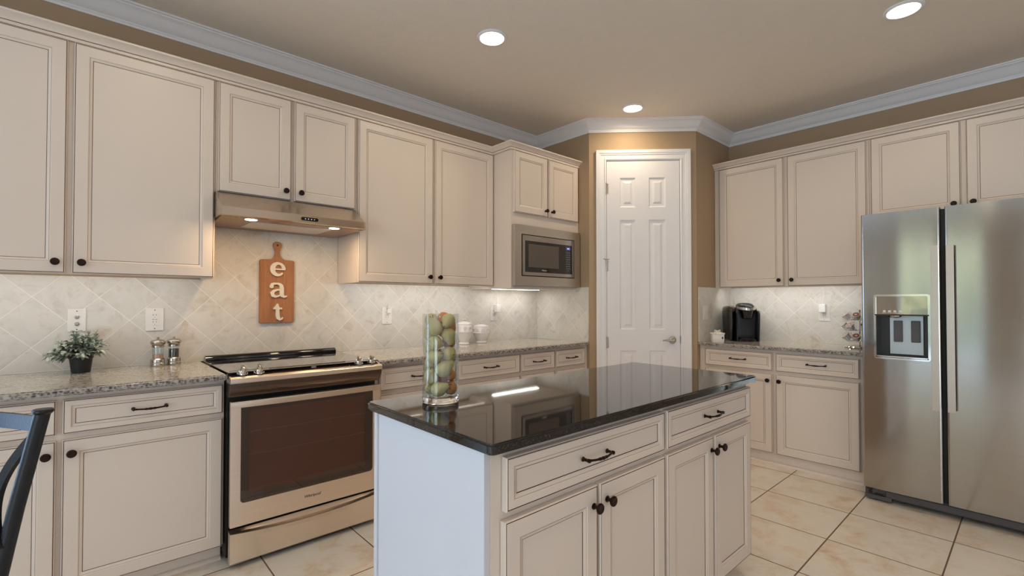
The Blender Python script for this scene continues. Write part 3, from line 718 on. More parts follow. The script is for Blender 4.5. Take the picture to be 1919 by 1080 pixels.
bm = B(); box(bm, 0.0685, 0.3265, ymax+0.005, -FD+0.08, 1.180, 1.2985); part('display_panel', bm, simple('dispenser_gloss', srgb(170,160,150), 0.04, 0.95), dg, smooth=None, label='glossy dark control panel')
bm = B()
for i in range(4):
    x = 0.106+0.026*i; box(bm, x, x+0.019, ymax+0.004, ymax+0.0051, 1.190, 1.1925); box(bm, x+0.003, x+0.016, ymax+0.004, ymax+0.0051, 1.196, 1.206)
part('panel_markings', bm, PLATE, dg, smooth=None)
bm = B(); box(bm, 0.068, 0.327, ymax-0.002, ymax+0.02, 1.174, 1.182); part('panel_lip', bm, simple('lip_dark', srgb(70,58,52), 0.3, 0.8), dg, smooth=None)
bm = B(); box(bm, 0.133, 0.292, -FD+0.060, -FD+0.068, 0.935, 1.172); part('back_plate', bm, simple('dispenser_plate', srgb(196,202,204), 0.35, 0.4), dg, smooth=None)
for a in (0.152, 0.236):
    bm = B(); box(bm, a, a+0.044, -FD+0.048, -FD+0.0595, 1.010, 1.142, 0.004); part('paddle', bm, GREYP, dg, smooth=None)
bm = B(); lathe(bm, [(0.036,0.0),(0.034,-0.008),(0.02,-0.014),(0,-0.015)], 20, (0.165,-FD+0.03,1.174)); part('spout', bm, CHROME, dg)
bm = B(); box(bm, 0.069, 0.326, ymax-0.001, -FD+0.08, 0.9115, 0.926, 0.003); part('drip_tray', bm, CHROME, dg, smooth=None)
# toe grille
bm = B(); box(bm, 0.0, FWd, -FD+0.045, -FD+0.105, 0.028, 0.080); box(bm, 0.0, 0.135, -FD+0.030, -FD+0.105, 0.012, 0.036); box(bm, 0.105, FWd, -FD+0.030, -FD+0.046, 0.036, 0.074, 0.004); part('toe_grille', bm, simple('grille_grey', srgb(84,80,82), 0.5), t, smooth=None)
bm = B(); box(bm, 0.012, 0.040, -FD+0.034, -FD+0.0449, 0.066, 0.078); box(bm, 0.02, 0.034, -FD+0.036, -FD+0.0449, 0.042, 0.060); box(bm,0.05,0.09,-FD+0.036,-FD+0.0449,0.040,0.046); part('hinge_bracket', bm, BLACKP, t, smooth=None)
for x in (0.05, 0.85):
    for y in (-FD+0.2, -0.06):
        bm = B(); lathe(bm, [(0.02,0.0),(0.02,0.02),(0.012,0.031)], 14, (x,y,0)); part('foot', bm, BLACKP, t)

# ------------------------------------------------------------------ lights of the kitchen
LENS = emis('downlight_glow', (1.0, 0.95, 0.86, 1), 9)
def downlight(x, y, label, energy):
    t = thing('ceiling_light', label, 'ceiling light', (x, y, CEIL), 0, 'recessed ceiling lights')
    bm = B(); lathe(bm, [(0.090,-0.0005),(0.090,-0.004),(0.084,-0.009),(0.073,-0.010),(0.070,-0.004),(0.070,-0.0005)], 40); part('trim_ring', bm, WHITE, t)
    bm = B(); lathe(bm, [(0.0,-0.006),(0.0695,-0.006),(0.0695,-0.0005)], 40); part('lens', bm, LENS, t)
    area_light('bulb', (0,0,-0.014), (0,0,0), 0.13, 0.13, energy*K['can'], (1.0, 0.79, 0.52), t, 'DISK', 2.9)
E_CAN = 4.2
downlight(1.283, -1.10, 'round recessed ceiling light over the island, left of the pantry corner', E_CAN)
downlight(2.788, -1.079, 'round recessed ceiling light in front of the pantry door', E_CAN*0.85)
downlight(2.758, -2.80, 'round recessed ceiling light near the fridge at the top right', E_CAN)
for x, y in ((-0.22,-1.08),(-0.22,-2.80),(1.28,-2.80),(-1.75,-2.80),(1.28,-4.6),(-1.75,-4.6)):
    downlight(x, y, 'round recessed ceiling light outside the picture', E_CAN*0.55)
UC = emis('led_strip_glow', (1.0, 0.95, 0.85, 1), 7)
def undercab(label, loc, rotz, w, e):
    t = thing('under_cabinet_light', label, 'light', loc, rotz, 'under-cabinet light strips')
    bm = B(); prism(bm, [(-0.016,-0.0005),(0.016,-0.0005),(0.016,-0.006),(-0.008,-0.020),(-0.016,-0.020)], 0, w, f=lambda u,v,w_: (w_,u,v)); part('housing', bm, PLATE, t, smooth=None)
    bm = B(); prism(bm, [(0.014,-0.0082),(-0.006,-0.0196),(-0.0066,-0.0206),(0.0134,-0.0092)], 0.006, w-0.006, f=lambda u,v,w_: (w_,u,v)); part('lens', bm, UC, t, smooth=None)
    area_light('led_strip', (w/2, 0.006, -0.0165), (math.radians(32),0,0), w-0.02, 0.022, e*K['strip'], (0.95,0.97,1.0), t, spread=2.7)
ZS = ZU0+0.0215
undercab('slim lit strip under the wall cabinet above the potted plant', (-1.10,-0.255,ZS), 0, 1.06, 0.28)
undercab('slim lit strip under the wall cabinet between hood and microwave', (0.84,-0.255,ZS), 0, 1.07, 0.62)
undercab('slim lit strip under the wall cabinet above the coffee maker', (XR-0.255,-1.36,ZS), -PI/2, 1.0, 0.75)
t = thing('under_cabinet_light', 'slim lit strip under the microwave cabinet, mirrored in the island top', 'light', (2.08,-0.15,1.3792), 0, 'under-cabinet light strips')
bm = B(); box(bm, 0, 0.55, -0.025, 0.025, -0.010, -0.0005); part('housing', bm, PLATE, t, smooth=None)
bm = B(); box(bm, 0.006, 0.544, -0.020, 0.020, -0.0125, -0.0101); part('lens', bm, UC, t, smooth=None)
area_light('led_strip', (0.275,0,-0.014), (0,0,0), 0.53, 0.035, 0.5*K['strip'], (0.95,0.97,1.0), t)

# ------------------------------------------------------------------ wall plates
def plate(label, loc, rotz, w, h, cat='outlet', name='wall_outlet'):
    t = thing(name, label, cat, loc, rotz, 'white wall plates')
    bm = B(); box(bm, -w/2, w/2, -0.006, -0.0002, -h/2, h/2, 0.002); part('plate', bm, PLATE, t, smooth=None)
    bm = B(); 
    for z in (-h*0.40, h*0.40): lathe(bm, [(0.0028,0.0),(0.002,0.0008),(0,0.001)], 10, (0,-0.0062,z), M=MY)
    part('screw', bm, SLOT if cat != 'switch' else PLATE, t)
    return t
def slots(t, z):
    bm = B()
    for x in (-0.0075, 0.0065): box(bm, x-0.0009, x+0.0009, -0.0092, -0.0078, z+0.002, z+0.011)
    lathe(bm, [(0.0026,0.0),(0,0.001)], 12, (0,-0.0078,z-0.006), M=MY); part('slots', bm, SLOT, t)
YB = -0.0082
t = plate('white cable jack wall plate half behind the potted plant', (-0.536, YB, 1.165), 0, 0.070, 0.115)
for z in (0.018, -0.018):
    bm = B(); lathe(bm, [(0.0095,0.0),(0.0095,0.003),(0.006,0.004),(0.006,0.010),(0.002,0.010),(0,0.008)], 16, (0,-0.0062,z), M=MY); part('jack', bm, NICKEL, t)
def decora(t, gfci=True):
    bm = B(); box(bm, -0.017, 0.017, -0.0082, -0.0061, -0.034, 0.034, 0.0008); part('socket_face', bm, PLATE, t, smooth=None)
    slots(t, 0.018); slots(t, -0.020)
    bm = B(); box(bm, -0.011, -0.002, -0.0092, -0.0083, -0.003, 0.002); box(bm, 0.002, 0.011, -0.0092, -0.0083, -0.003, 0.002); part('test_buttons', bm, simple('button_grey', srgb(190,184,178), 0.5), t, smooth=None)
t = plate('white double socket outlet above the salt and pepper mills', (-0.2205, YB, 1.162), 0, 0.080, 0.126); decora(t)
t = plate('white outlet holding a small clear plug, right of the range', (1.169, YB, 1.157), 0, 0.082, 0.126); decora(t)
nl = thing('clear_plug', 'small clear plug-in stub sitting in the outlet right of the range', 'plug', (1.178, YB-0.0095, 1.195))
bm = B(); box(bm, -0.012, 0.012, -0.018, -0.0005, -0.022, 0.010, 0.004); part('base', bm, PLATE, nl, smooth=None)
bm = B(); lathe(bm, [(0.011,0.011),(0.011,0.035),(0.007,0.042),(0,0.043)], 16, (0,-0.010,0)); part('cap', bm, simple('milky_plastic', srgb(225,220,212), 0.2), nl)
def charger(label, cordlabel, loc, rotz, top):
    t = thing('charger', label, 'plug', loc, rotz, 'white plug-in adapters')
    bm = B(); box(bm, -0.024, 0.024, -0.045, -0.0005, -0.034, 0.034, 0.004); part('body', bm, CERAM, t, smooth=None)
    h = top-loc[2]
    bm = B(); tube(bm, [(0.004,-0.025,0.034),(0.004,-0.025,0.045)], 0.004, 10); tube(bm, [(0.004,-0.025,0.045),(0.006,-0.020,0.08),(0.006,-0.012,h*0.7),(0.006,-0.012,h)], 0.0022, 8); part('cord', bm, PLATE, t)
t = plate('white outlet with a plugged-in adapter, right of the two canisters', (2.209, YB, 1.155), 0, 0.082, 0.124); decora(t)
charger('white plug-in adapter under the microwave, right of the canisters', '', (2.226, YB-0.0092, 1.202), 0, 1.379)
t = plate('white outlet with a plugged-in adapter between coffee maker and fridge', (XR-0.0082, -2.081, 1.163), -PI/2, 0.083, 0.126); decora(t)
charger('white plug-in adapter on the fridge wall, left of the pod carousel', '', (XR-0.0174, -2.076, 1.207), -PI/2, 1.385)
t = plate('white rocker switch on the tiled wall left of the coffee maker', (3.548, PB.y-0.0082, 1.162), 0, 0.083, 0.125, 'switch', 'light_switch')
bm = B(); box(bm, -0.017, 0.017, -0.0095, -0.0061, -0.034, 0.034, 0.0015); part('rocker', bm, PLATE, t, smooth=None)

# ------------------------------------------------------------------ eat sign
t = thing('wall_sign', 'wooden cutting board sign spelling eat in white letters behind the range', 'sign', (0.402, YB-0.0003, 1.125))
cx = 0.402
bm = B(); hwid = 0.1025; top = 0.400
pts = [(-hwid+0.006,0.0),(hwid-0.006,0.0),(hwid,0.006),(hwid,top-0.008),(hwid-0.008,top)]
pts += [(0.040,top+0.001),(0.028,top+0.008),(0.018,top+0.022),(0.0125,top+0.040),(0.012,top+0.052),(0.018,top+0.070),(0.0245,top+0.086),(0.025,top+0.098),(0.020,top+0.110),(0.010,top+0.1165),(0,top+0.118)]
pts += [(-a, b) for a, b in pts[5:][::-1][1:]]
pts += [(-hwid+0.008,top),(-hwid,top-0.008),(-hwid,0.006)]
fs = prism(bm, pts, -0.018, 0.0)
bmesh.ops.bevel(bm, geom=[e for e in bm.edges if abs(e.verts[0].co.y-e.verts[1].co.y)<1e-6 and e.verts[0].co.y < -0.01], offset=0.002, segments=2, affect='EDGES')
part('board', bm, BOARDW, t, smooth=30)
bm = B(); lathe(bm, [(0.006,0.0),(0.0,0.0006)], 16, (0.0,-0.0182,top+0.094), M=MY); part('hanging_hole', bm, SLOT, t)
def ribbon(bm, pts, ws, y0, y1):
    P = [Vector((p[0], 0, p[1])) for p in pts]; Ls=[]; Rs=[]
    for i, p in enumerate(P):
        tg = (P[min(i+1,len(P)-1)]-P[max(i-1,0)]).normalized(); nrm = Vector((-tg.z,0,tg.x)); w = ws[i]/2
        Ls.append(p+nrm*w); Rs.append(p-nrm*w)
    rings = []
    for l, r in zip(Ls, Rs): rings.append([(l.x,y0,l.z),(r.x,y0,r.z),(r.x,y1,r.z),(l.x,y1,l.z)])
    loft(bm, rings)
y0_, y1_ = -0.030, -0.0183
def arc(c, rx, rz, a0, a1, n=20): return [(c[0]+rx*math.cos(math.radians(a0+(a1-a0)*i/n)), c[1]+rz*math.sin(math.radians(a0+(a1-a0)*i/n))) for i in range(n+1)]
def wlerp(n, ks):
    out = []
    for i in range(n):
        u = i/(n-1)*(len(ks)-1); k = min(int(u), len(ks)-2); out.append(ks[k]+(ks[k+1]-ks[k])*(u-k))
    return out
bm = B(); p = arc((0.002,0.341), 0.033, 0.037, 0, 322, 30); ribbon(bm, p, wlerp(31, [0.022,0.018,0.014,0.022,0.030,0.028,0.020,0.016,0.008]), y0_, y1_); box(bm, -0.028, 0.044, y0_+0.0005, y1_, 0.336, 0.345); part('letter_e', bm, LETTER, t, smooth=30)
bm = B()
p = [(-0.036,0.236),(-0.034,0.244),(-0.022,0.249),(-0.004,0.2495),(0.012,0.246),(0.021,0.236),(0.024,0.220),(0.024,0.190),(0.028,0.172),(0.040,0.166),(0.056,0.171)]
ribbon(bm, p, [0.016,0.018,0.014,0.012,0.016,0.022,0.025,0.025,0.022,0.014,0.006], y0_, y1_)
ribbon(bm, [(0.020,0.212),(-0.002,0.210),(-0.022,0.203),(-0.033,0.190),(-0.028,0.174),(-0.012,0.167),(0.008,0.172),(0.022,0.184)], [0.010,0.012,0.016,0.024,0.022,0.014,0.010,0.010], y0_+0.0005, y1_)
lathe(bm, [(0.012,0.0),(0.012,0.0112)], 16, (-0.036,y1_,0.231), M=MY); part('letter_a', bm, LETTER, t, smooth=30)
bm = B()
ribbon(bm, [(0.000,0.122),(0.000,0.100),(0.000,0.050),(0.004,0.030),(0.014,0.022),(0.026,0.026),(0.031,0.036)], [0.006,0.020,0.023,0.022,0.016,0.010,0.005], y0_, y1_)
prism(bm, [(-0.026,0.086),(0.027,0.086),(0.027,0.097),(0.002,0.099),(0.002,0.122),(-0.004,0.122),(-0.014,0.104),(-0.026,0.096)], y0_+0.0005, y1_); part('letter_t', bm, LETTER, t, smooth=30)

# ------------------------------------------------------------------ things on the worktops
ZC = 0.9143
random.seed(7)
t = thing('potted_plant', 'small grey-green leafy plant in a black pot on the left worktop', 'plant', (-0.518, -0.135, ZC))
bm = B(); lathe(bm, [(0.033,0.0),(0.036,0.002),(0.044,0.068),(0.047,0.070),(0.048,0.082),(0.045,0.084),(0.043,0.080),(0.043,0.074)], 32); part('pot', bm, POTM, t)
bm = B(); lathe(bm, [(0.0,0.070),(0.0425,0.070),(0.0425,0.074),(0.0,0.0745)], 24); part('soil', bm, SOIL, t)
bs = B(); bl = B()
def leaf(bm, p, d, ln, wd, droop):
    d = d.normalized(); side = d.cross(Vector((0,0,1))); 
    if side.length < 0.1: side = Vector((1,0,0))
    side.normalize(); side = (side + Vector((0,0,random.uniform(-0.5,0.5)))).normalized(); nr = side.cross(d)
    L_, C_, R_ = [], [], []
    for k in range(6):
        u = k/5; w = wd*math.sin(PI*min(1, u*0.92+0.06))**0.8; q = p + d*ln*u - Vector((0,0,1))*droop*u*u*ln
        L_.append(bm.verts.new(q+side*w+nr*w*0.25)); C_.append(bm.verts.new(q)); R_.append(bm.verts.new(q-side*w+nr*w*0.25))
    for k in range(5):
        bm.faces.new((L_[k],C_[k],C_[k+1],L_[k+1])); bm.faces.new((C_[k],R_[k],R_[k+1],C_[k+1]))
for i in range(74):
    a = random.uniform(0, 2*PI); el = 1.45*random.random()**0.8; ln = random.uniform(0.070, 0.092)
    if i < 6: el = random.uniform(0.0, 0.25); ln = random.uniform(0.085, 0.105)
    if i > 68: el = random.uniform(1.2, 1.5); ln = 0.115
    d = Vector((math.cos(a)*math.cos(el), math.sin(a)*math.cos(el), math.sin(el)*1.05))
    if d.y > 0.3: d.y *= 0.5
    b0 = Vector((math.cos(a)*0.02, math.sin(a)*0.02, 0.074))
    pt = lambda u: b0 + d*ln*u + Vector((0,0,0.030*u-0.026*u*u))
    tube(bs, [pt(u) for u in (0, 0.35, 0.7, 1.0)], [0.0014,0.0013,0.0011,0.0008], 6)
    for k in range(9):
        ld = (d*0.6 + Vector((random.uniform(-1,1), random.uniform(-1,1), random.uniform(-0.5,0.6)))*0.8)
        leaf(bl, pt(0.32+0.68*k/8), ld, random.uniform(0.025,0.038), random.uniform(0.0072,0.0100), random.uniform(0.1,0.8))
for v in bl.verts:
    if v.co.y > 0.118: v.co.y = 0.118-0.2*(v.co.y-0.118)*0.1
    v.co.z = max(v.co.z, 0.012)
for v in bs.verts:
    if v.co.y > 0.118: v.co.y = 0.118
part('stems', bs, STEMM, t); part('foliage', bl, LEAFM, t, smooth=60)

def mill(label, loc, fill, fz):
    t = thing('spice_mill', label, 'mill', loc, 0, 'spice mills by the range')
    bm = B(); lathe(bm, [(0.0315,0.0),(0.033,0.003),(0.033,0.016),(0.031,0.019),(0.033,0.022),(0.032,0.036),(0.027,0.042)], 32); part('base', bm, NICKEL, t)
    bm = B(); lathe(bm, [(0.0255,0.0425),(0.0255,0.100),(0.024,0.100),(0.024,0.0425)], 32, cap=False); part('glass_body', bm, GLASS, t)
    bm = B(); lathe(bm, [(0.0,0.0425),(0.0232,0.0425),(0.0232,fz),(0.0,fz+0.002)], 24); part('filling', bm, fill, t)
    bm = B(); lathe(bm, [(0.0265,0.1003),(0.028,0.102),(0.028,0.110),(0.025,0.112),(0.031,0.117),(0.0345,0.125),(0.033,0.133),(0.026,0.140),(0.010,0.143),(0.005,0.144),(0.005,0.149),(0.0065,0.152),(0.005,0.156),(0,0.157)], 32); part('cap', bm, NICKEL, t)
    return t
mill('steel and glass salt mill with pink salt, nearer the plant', (-0.214,-0.108,ZC), simple('pink_salt', srgb(214,160,136), 0.7, var=0.25, vscale=300), 0.062)
mill('steel and glass pepper mill with dark peppercorns, nearer the range', (-0.141,-0.082,ZC), simple('peppercorns', srgb(60,48,42), 0.6, var=0.5, vscale=260, bump=0.6, bscale=260), 0.086)

def canister(label, loc, r, h):
    t = thing('canister', label, 'canister', loc, 0, 'white ceramic canisters')
    bm = B(); b = h*0.80
    lathe(bm, [(r*0.60,0.0),(r*0.64,0.004),(r*0.63,0.010),(r*0.52,0.018),(r*0.62,b*0.20),(r*0.84,b*0.42),(r*0.955,b*0.60),(r*0.985,b*0.62),(r*0.985,b*0.65),(r*0.96,b*0.67),(r*0.985,b*0.97),(r*0.96,b*0.995),(r*0.9,b)], 40)
    part('jar', bm, CERAM, t)
    bm = B()
    for k in range(9):
        a0 = 2*PI*k/9; pts = []
        for i in range(22):
            th = i/21*3.6*PI; rr = 0.016*(1-i/24); aa = a0+rr*math.cos(th)/r; zz = b*0.82+rr*math.sin(th)*0.85
            pts.append((r*0.985*math.cos(aa), r*0.985*math.sin(aa), zz))
        tube(bm, pts, 0.0022, 6)
    part('scroll_relief', bm, CERAM, t)
    bm = B(); lathe(bm, [(r*0.93,b+0.0005),(r*0.97,b+0.003),(r*0.95,b+0.007),(r*0.75,b+h*0.07),(r*0.35,b+h*0.115),(r*0.14,b+h*0.13),(r*0.13,b+h*0.155),(r*0.26,b+h*0.17),(r*0.28,b+h*0.19),(r*0.2,b+h*0.2),(0,b+h*0.2)], 40); part('lid', bm, CERAM, t)
canister('taller white ceramic canister, partly behind the pear vase', (1.790,-0.135,ZC), 0.072, 0.203)
canister('shorter white ceramic canister under the plugged-in adapter', (1.983,-0.118,ZC), 0.072, 0.170)

# coffee maker
t = thing('coffee_maker', 'black single-serve coffee maker on the fridge wall worktop', 'coffee maker', (3.835, -1.500, ZC), math.radians(-49))
def sq(w, d, e=4.0, n=36, cx=0, cy=0):
    out = []
    for i in range(n):
        a = 2*PI*i/n; c, s = math.cos(a), math.sin(a)
        out.append((cx+w/2*math.copysign(abs(c)**(2/e), c), cy+d/2*math.copysign(abs(s)**(2/e), s)))
    return out
bm = B(); loft(bm, [[(x,y,z) for x,y in sq(w,d,4,36,0.02,cy)] for z,w,d,cy in ((0.0,0.178,0.225,0.012),(0.008,0.184,0.23,0.012),(0.020,0.184,0.23,0.012),(0.022,0.180,0.225,0.012))]); part('base', bm, GLOSSB, t)
bm = B(); loft(bm, [[(x,y,z) for x,y in sq(w,d,5,36,0.025,cy)] for z,w,d,cy in ((0.0225,0.184,0.150,0.050),(0.15,0.196,0.160,0.048),(0.250,0.205,0.180,0.040),(0.272,0.205,0.185,0.037),(0.286,0.196,0.175,0.037),(0.295,0.170,0.150,0.037))])
for x0_, x1_ in ((-0.072,-0.060),(0.104,0.120)):        # side walls that run down to the worktop in front
    pr2 = [(-0.094,0.0),(0.0,0.0),(0.0,0.270),(-0.060,0.270),(-0.086,0.262),(-0.100,0.235)]
    vs0 = len(bm.verts); prism(bm, pr2, x0_, x1_, f=lambda u,v,w_: (w_ + (0.002 if w_ > 0 else -0.002)*(v-0.135)/0.135, u, v))
part('body', bm, BLACKP, t)
bm = B(); loft(bm, [[(x,y,z) for x,y in sq(w,d,6,36,0.022,cy)] for z,w,d,cy in ((0.030,0.160,0.02,-0.032),(0.235,0.172,0.02,-0.042))]); part('back_panel', bm, simple('brew_backplate', srgb(58,61,66), 0.22, 0.3), t)
bm = B(); lathe(bm, [(0.074,0.0),(0.077,0.005),(0.077,0.032),(0.072,0.036),(0,0.036)], 40, (0.022,-0.045,0.0005)); part('drip_tray', bm, simple('tray_black', srgb(40,40,43), 0.12, 0.6), t)
bm = B(); lathe(bm, [(0.034,0.196),(0.044,0.203),(0.056,0.258),(0.060,0.268)], 32, (0.022,-0.072,0)); part('brew_funnel', bm, GLOSSB, t)
bm = B(); loft(bm, [[(x,y,z) for x,y in sq(w,d,2.6,36,0.020,cy)] for z,w,d,cy in ((0.268,0.130,0.150,-0.045),(0.290,0.138,0.180,-0.038),(0.310,0.134,0.180,-0.026),(0.326,0.112,0.150,-0.014),(0.334,0.072,0.10,-0.008),(0.336,0.02,0.03,-0.006))]); hd = part('head', bm, BLACKP, t, smooth=60)
bm = B(); N = 24; rings = []
for i in range(N+1):
    a = PI*(1.06+0.88*i/N); x = 0.021+0.081*math.cos(a); y = -0.040+0.100*math.sin(a); zc = 0.279+0.012*abs(math.cos(a))
    rings.append([(x,y,zc-0.010),(x,y,zc+0.010),(0.0214+(x-0.0214)*0.86,-0.040+(y+0.040)*0.86,zc+0.012),(0.0214+(x-0.0214)*0.86,-0.040+(y+0.040)*0.86,zc-0.010)])
loft(bm, rings); part('head_handle', bm, simple('silver_plastic', srgb(206,200,196), 0.22, 0.7), hd)
bm = B(); box(bm, -0.008, 0.050, -0.128, -0.118, 0.298, 0.3045, 0.001); part('brand_strip', bm, NICKEL, hd, smooth=None)
bm = B(); loft(bm, [[(x,y,z) for x,y in sq(w,d,3.2,32,-0.104,cy)] for z,w,d,cy in ((0.012,0.054,0.17,0.025),(0.10,0.060,0.185,0.025),(0.262,0.074,0.205,0.020))]); part('water_tank', bm, glass_thin('smoky_tank', (0.10,0.085,0.08,1), 0.05), t)
bm = B(); loft(bm, [[(x,y,z) for x,y in sq(w,d,2.6,32,-0.100,cy)] for z,w,d,cy in ((0.2625,0.078,0.21,0.020),(0.276,0.084,0.212,0.018),(0.292,0.080,0.20,0.018),(0.305,0.058,0.15,0.020),(0.310,0.02,0.06,0.022))]); part('tank_lid', bm, simple('brown_black_lid', srgb(58,38,30), 0.25, coat=0.3), t, smooth=60)
bm = B()
for i, (x, y) in enumerate(((0.098,-0.030),(0.108,-0.008))): lathe(bm, [(0.007,0.284),(0.006,0.2955),(0,0.296)], 14, (x,y,0))
part('buttons', bm, simple('button_silver', srgb(200,196,190), 0.3, 0.5), t)

# sugar jar
t = thing('sugar_jar', 'small square white ceramic jar with a bow knob beside the coffee maker', 'jar', (3.512, -1.432, ZC), math.radians(-52))
bm = B(); loft(bm, [[(x,y,z) for x,y in sq(w,w*0.9,7,32)] for z,w in ((0.0,0.088),(0.004,0.092),(0.03,0.096),(0.066,0.098),(0.069,0.095))]); part('jar', bm, CERAM, t)
bm = B(); loft(bm, [[(x,y,z) for x,y in sq(w,w*0.9,6,32)] for z,w in ((0.0695,0.104),(0.074,0.106),(0.078,0.096),(0.086,0.060),(0.088,0.02))])
for i in range(14):
    a = 2*PI*i/14; lathe(bm, [(0.0,-0.006),(0.006,-0.003),(0.007,0.0),(0.006,0.003),(0.0,0.006)], 8, (0.050*math.copysign(abs(math.cos(a))**0.5, math.cos(a)), 0.045*math.copysign(abs(math.sin(a))**0.5, math.sin(a)), 0.077))
part('lid', bm, CERAM, t)
bm = B()
for s in (-1, 1): tube(bm, [(0,0,0.090),(s*0.012,0,0.101),(s*0.024,0,0.103),(s*0.025,0,0.093),(s*0.012,0,0.091),(0,0,0.091)], 0.0045, 8)
lathe(bm, [(0,0.084),(0.006,0.087),(0.008,0.093),(0.006,0.099),(0,0.101)], 12); part('bow_knob', bm, CERAM, t)
bm = B(); lathe(bm, [(0.008,0.0),(0.0075,0.002),(0.005,0.003),(0,0.0035)], 16, (0.030,-0.0436,0.040), M=Matrix.Rotation(PI/2, 4, 'X') @ Matrix.Diagonal((0.75,1.3,1,1))); part('rose_badge', bm, simple('dark_badge', srgb(70,50,44), 0.4), t)

# pod carousel
CC = Vector((3.822, -2.370, ZC))
t = thing('pod_carousel', 'chrome wire coffee pod carousel beside the steel fridge', 'carousel', CC)
bm = B(); lathe(bm, [(0.092,0.0),(0.095,0.004),(0.090,0.012),(0.060,0.018),(0.012,0.021),(0,0.022)], 40); part('base', bm, CHROME, t)
bm = B(); tube(bm, [(0,0,0.02),(0,0,0.27)], 0.004, 10); lathe(bm, [(0.004,0.27),(0.008,0.276),(0.006,0.284),(0,0.286)], 12); part('pole', bm, CHROME, t)
def pod_frame(k, phi):
    base_ang = math.radians(191-phi); d = Vector((math.cos(base_ang), math.sin(base_ang), 0)); tilt = math.radians(44)
    ax = (d*math.sin(tilt)+Vector((0,0,1))*math.cos(tilt)).normalized()
    c = Vector((0,0,0.064+0.078*k)) + d*0.070
    return c, ax, d
tiers = [[66,12,-46,128,190,250],[86,38,-16,146,206,268],[66,12,-46,128,190,250]]
names_ = {(2,0):'coffee pod at the left end of the top carousel tier',(2,1):'coffee pod in the middle of the top carousel tier',(2,2):'white coffee pod turned sideways beside the fridge in the top carousel tier',
 (1,0):'coffee pod at the left end of the middle carousel tier',(1,1):'coffee pod with a pale pink lid in the middle carousel tier',(1,2):'coffee pod half hidden by the fridge in the middle carousel tier',
 (0,0):'coffee pod at the left end of the bottom carousel tier',(0,1):'coffee pod with a dark red-brown lid in the bottom carousel tier',(0,2):'coffee pod half hidden by the fridge in the bottom carousel tier'}
PODC = simple('pod_white_cup', srgb(222,216,212), 0.4); FOIL1 = simple('pod_pink_lid', srgb(206,168,156), 0.35, var=0.3, vscale=120); FOIL2 = simple('pod_brown_lid', srgb(150,84,70), 0.35, var=0.3, vscale=120)
for k in range(3):
    bm = B(); R_ = 0.040; z = 0.052+0.078*k
    tube(bm, [(R_*math.cos(2*PI*i/24), R_*math.sin(2*PI*i/24), z) for i in range(25)], 0.0016, 6)
    for s in range(3): tube(bm, [(0.004*math.cos(2.1*s),0.004*math.sin(2.1*s),z),(R_*math.cos(2.1*s),R_*math.sin(2.1*s),z)], 0.0014, 6)
    for phi in tiers[k]:
        c, ax, d = pod_frame(k, phi); M = Vector((0,0,1)).rotation_difference(ax).to_matrix()
        ring = [c+M@Vector((0.0272*math.cos(2*PI*i/20), 0.0272*math.sin(2*PI*i/20), 0.0395)) for i in range(21)]; tube(bm, ring, 0.0013, 6)
        for q in range(4):
            a = 2*PI*q/4+0.4; tube(bm, [c+M@Vector((0.0272*math.cos(a),0.0272*math.sin(a),0.0395)), c+M@Vector((0.022*math.cos(a),0.022*math.sin(a),-0.003)), Vector((d.x*0.040,d.y*0.040,z))], 0.0011, 6)
    part('wire_tier', bm, CHROME, t)
bm = B(); lathe(bm, [(0.0175,0.0),(0.018,0.002),(0.0235,0.040),(0.0258,0.0405),(0.0258,0.0425),(0.0235,0.0425)], 28); PODM = mesh(bm, 'cup', PODC, 40)
def lid_mesh(f):
    bm = B(); lathe(bm, [(0.0248,0.04255),(0.0205,0.0440)], 28, mi=0, cap=False); lathe(bm, [(0.0205,0.0440),(0.009,0.0440)], 28, mi=1, cap=False); lathe(bm, [(0.009,0.0440),(0.0,0.0441)], 28, mi=0, cap=False)
    return mesh(bm, 'lid', [PODC, f], 40)
LIDS = [lid_mesh(FOIL1), lid_mesh(FOIL2)]
for k in range(3):
    for i, phi in enumerate(tiers[k][:3]):
        c, ax, d = pod_frame(k, phi)
        p = thing('coffee_pod', names_[(k,i)], 'coffee pod', CC+c, 0, 'coffee pods on the carousel'); p.rotation_mode = 'QUATERNION'; p.rotation_quaternion = Vector((0,0,1)).rotation_difference(ax)
        link('cup', PODM, p); link('lid', LIDS[1 if (k,i) in ((0,1),(2,1),(1,2)) else 0], p)

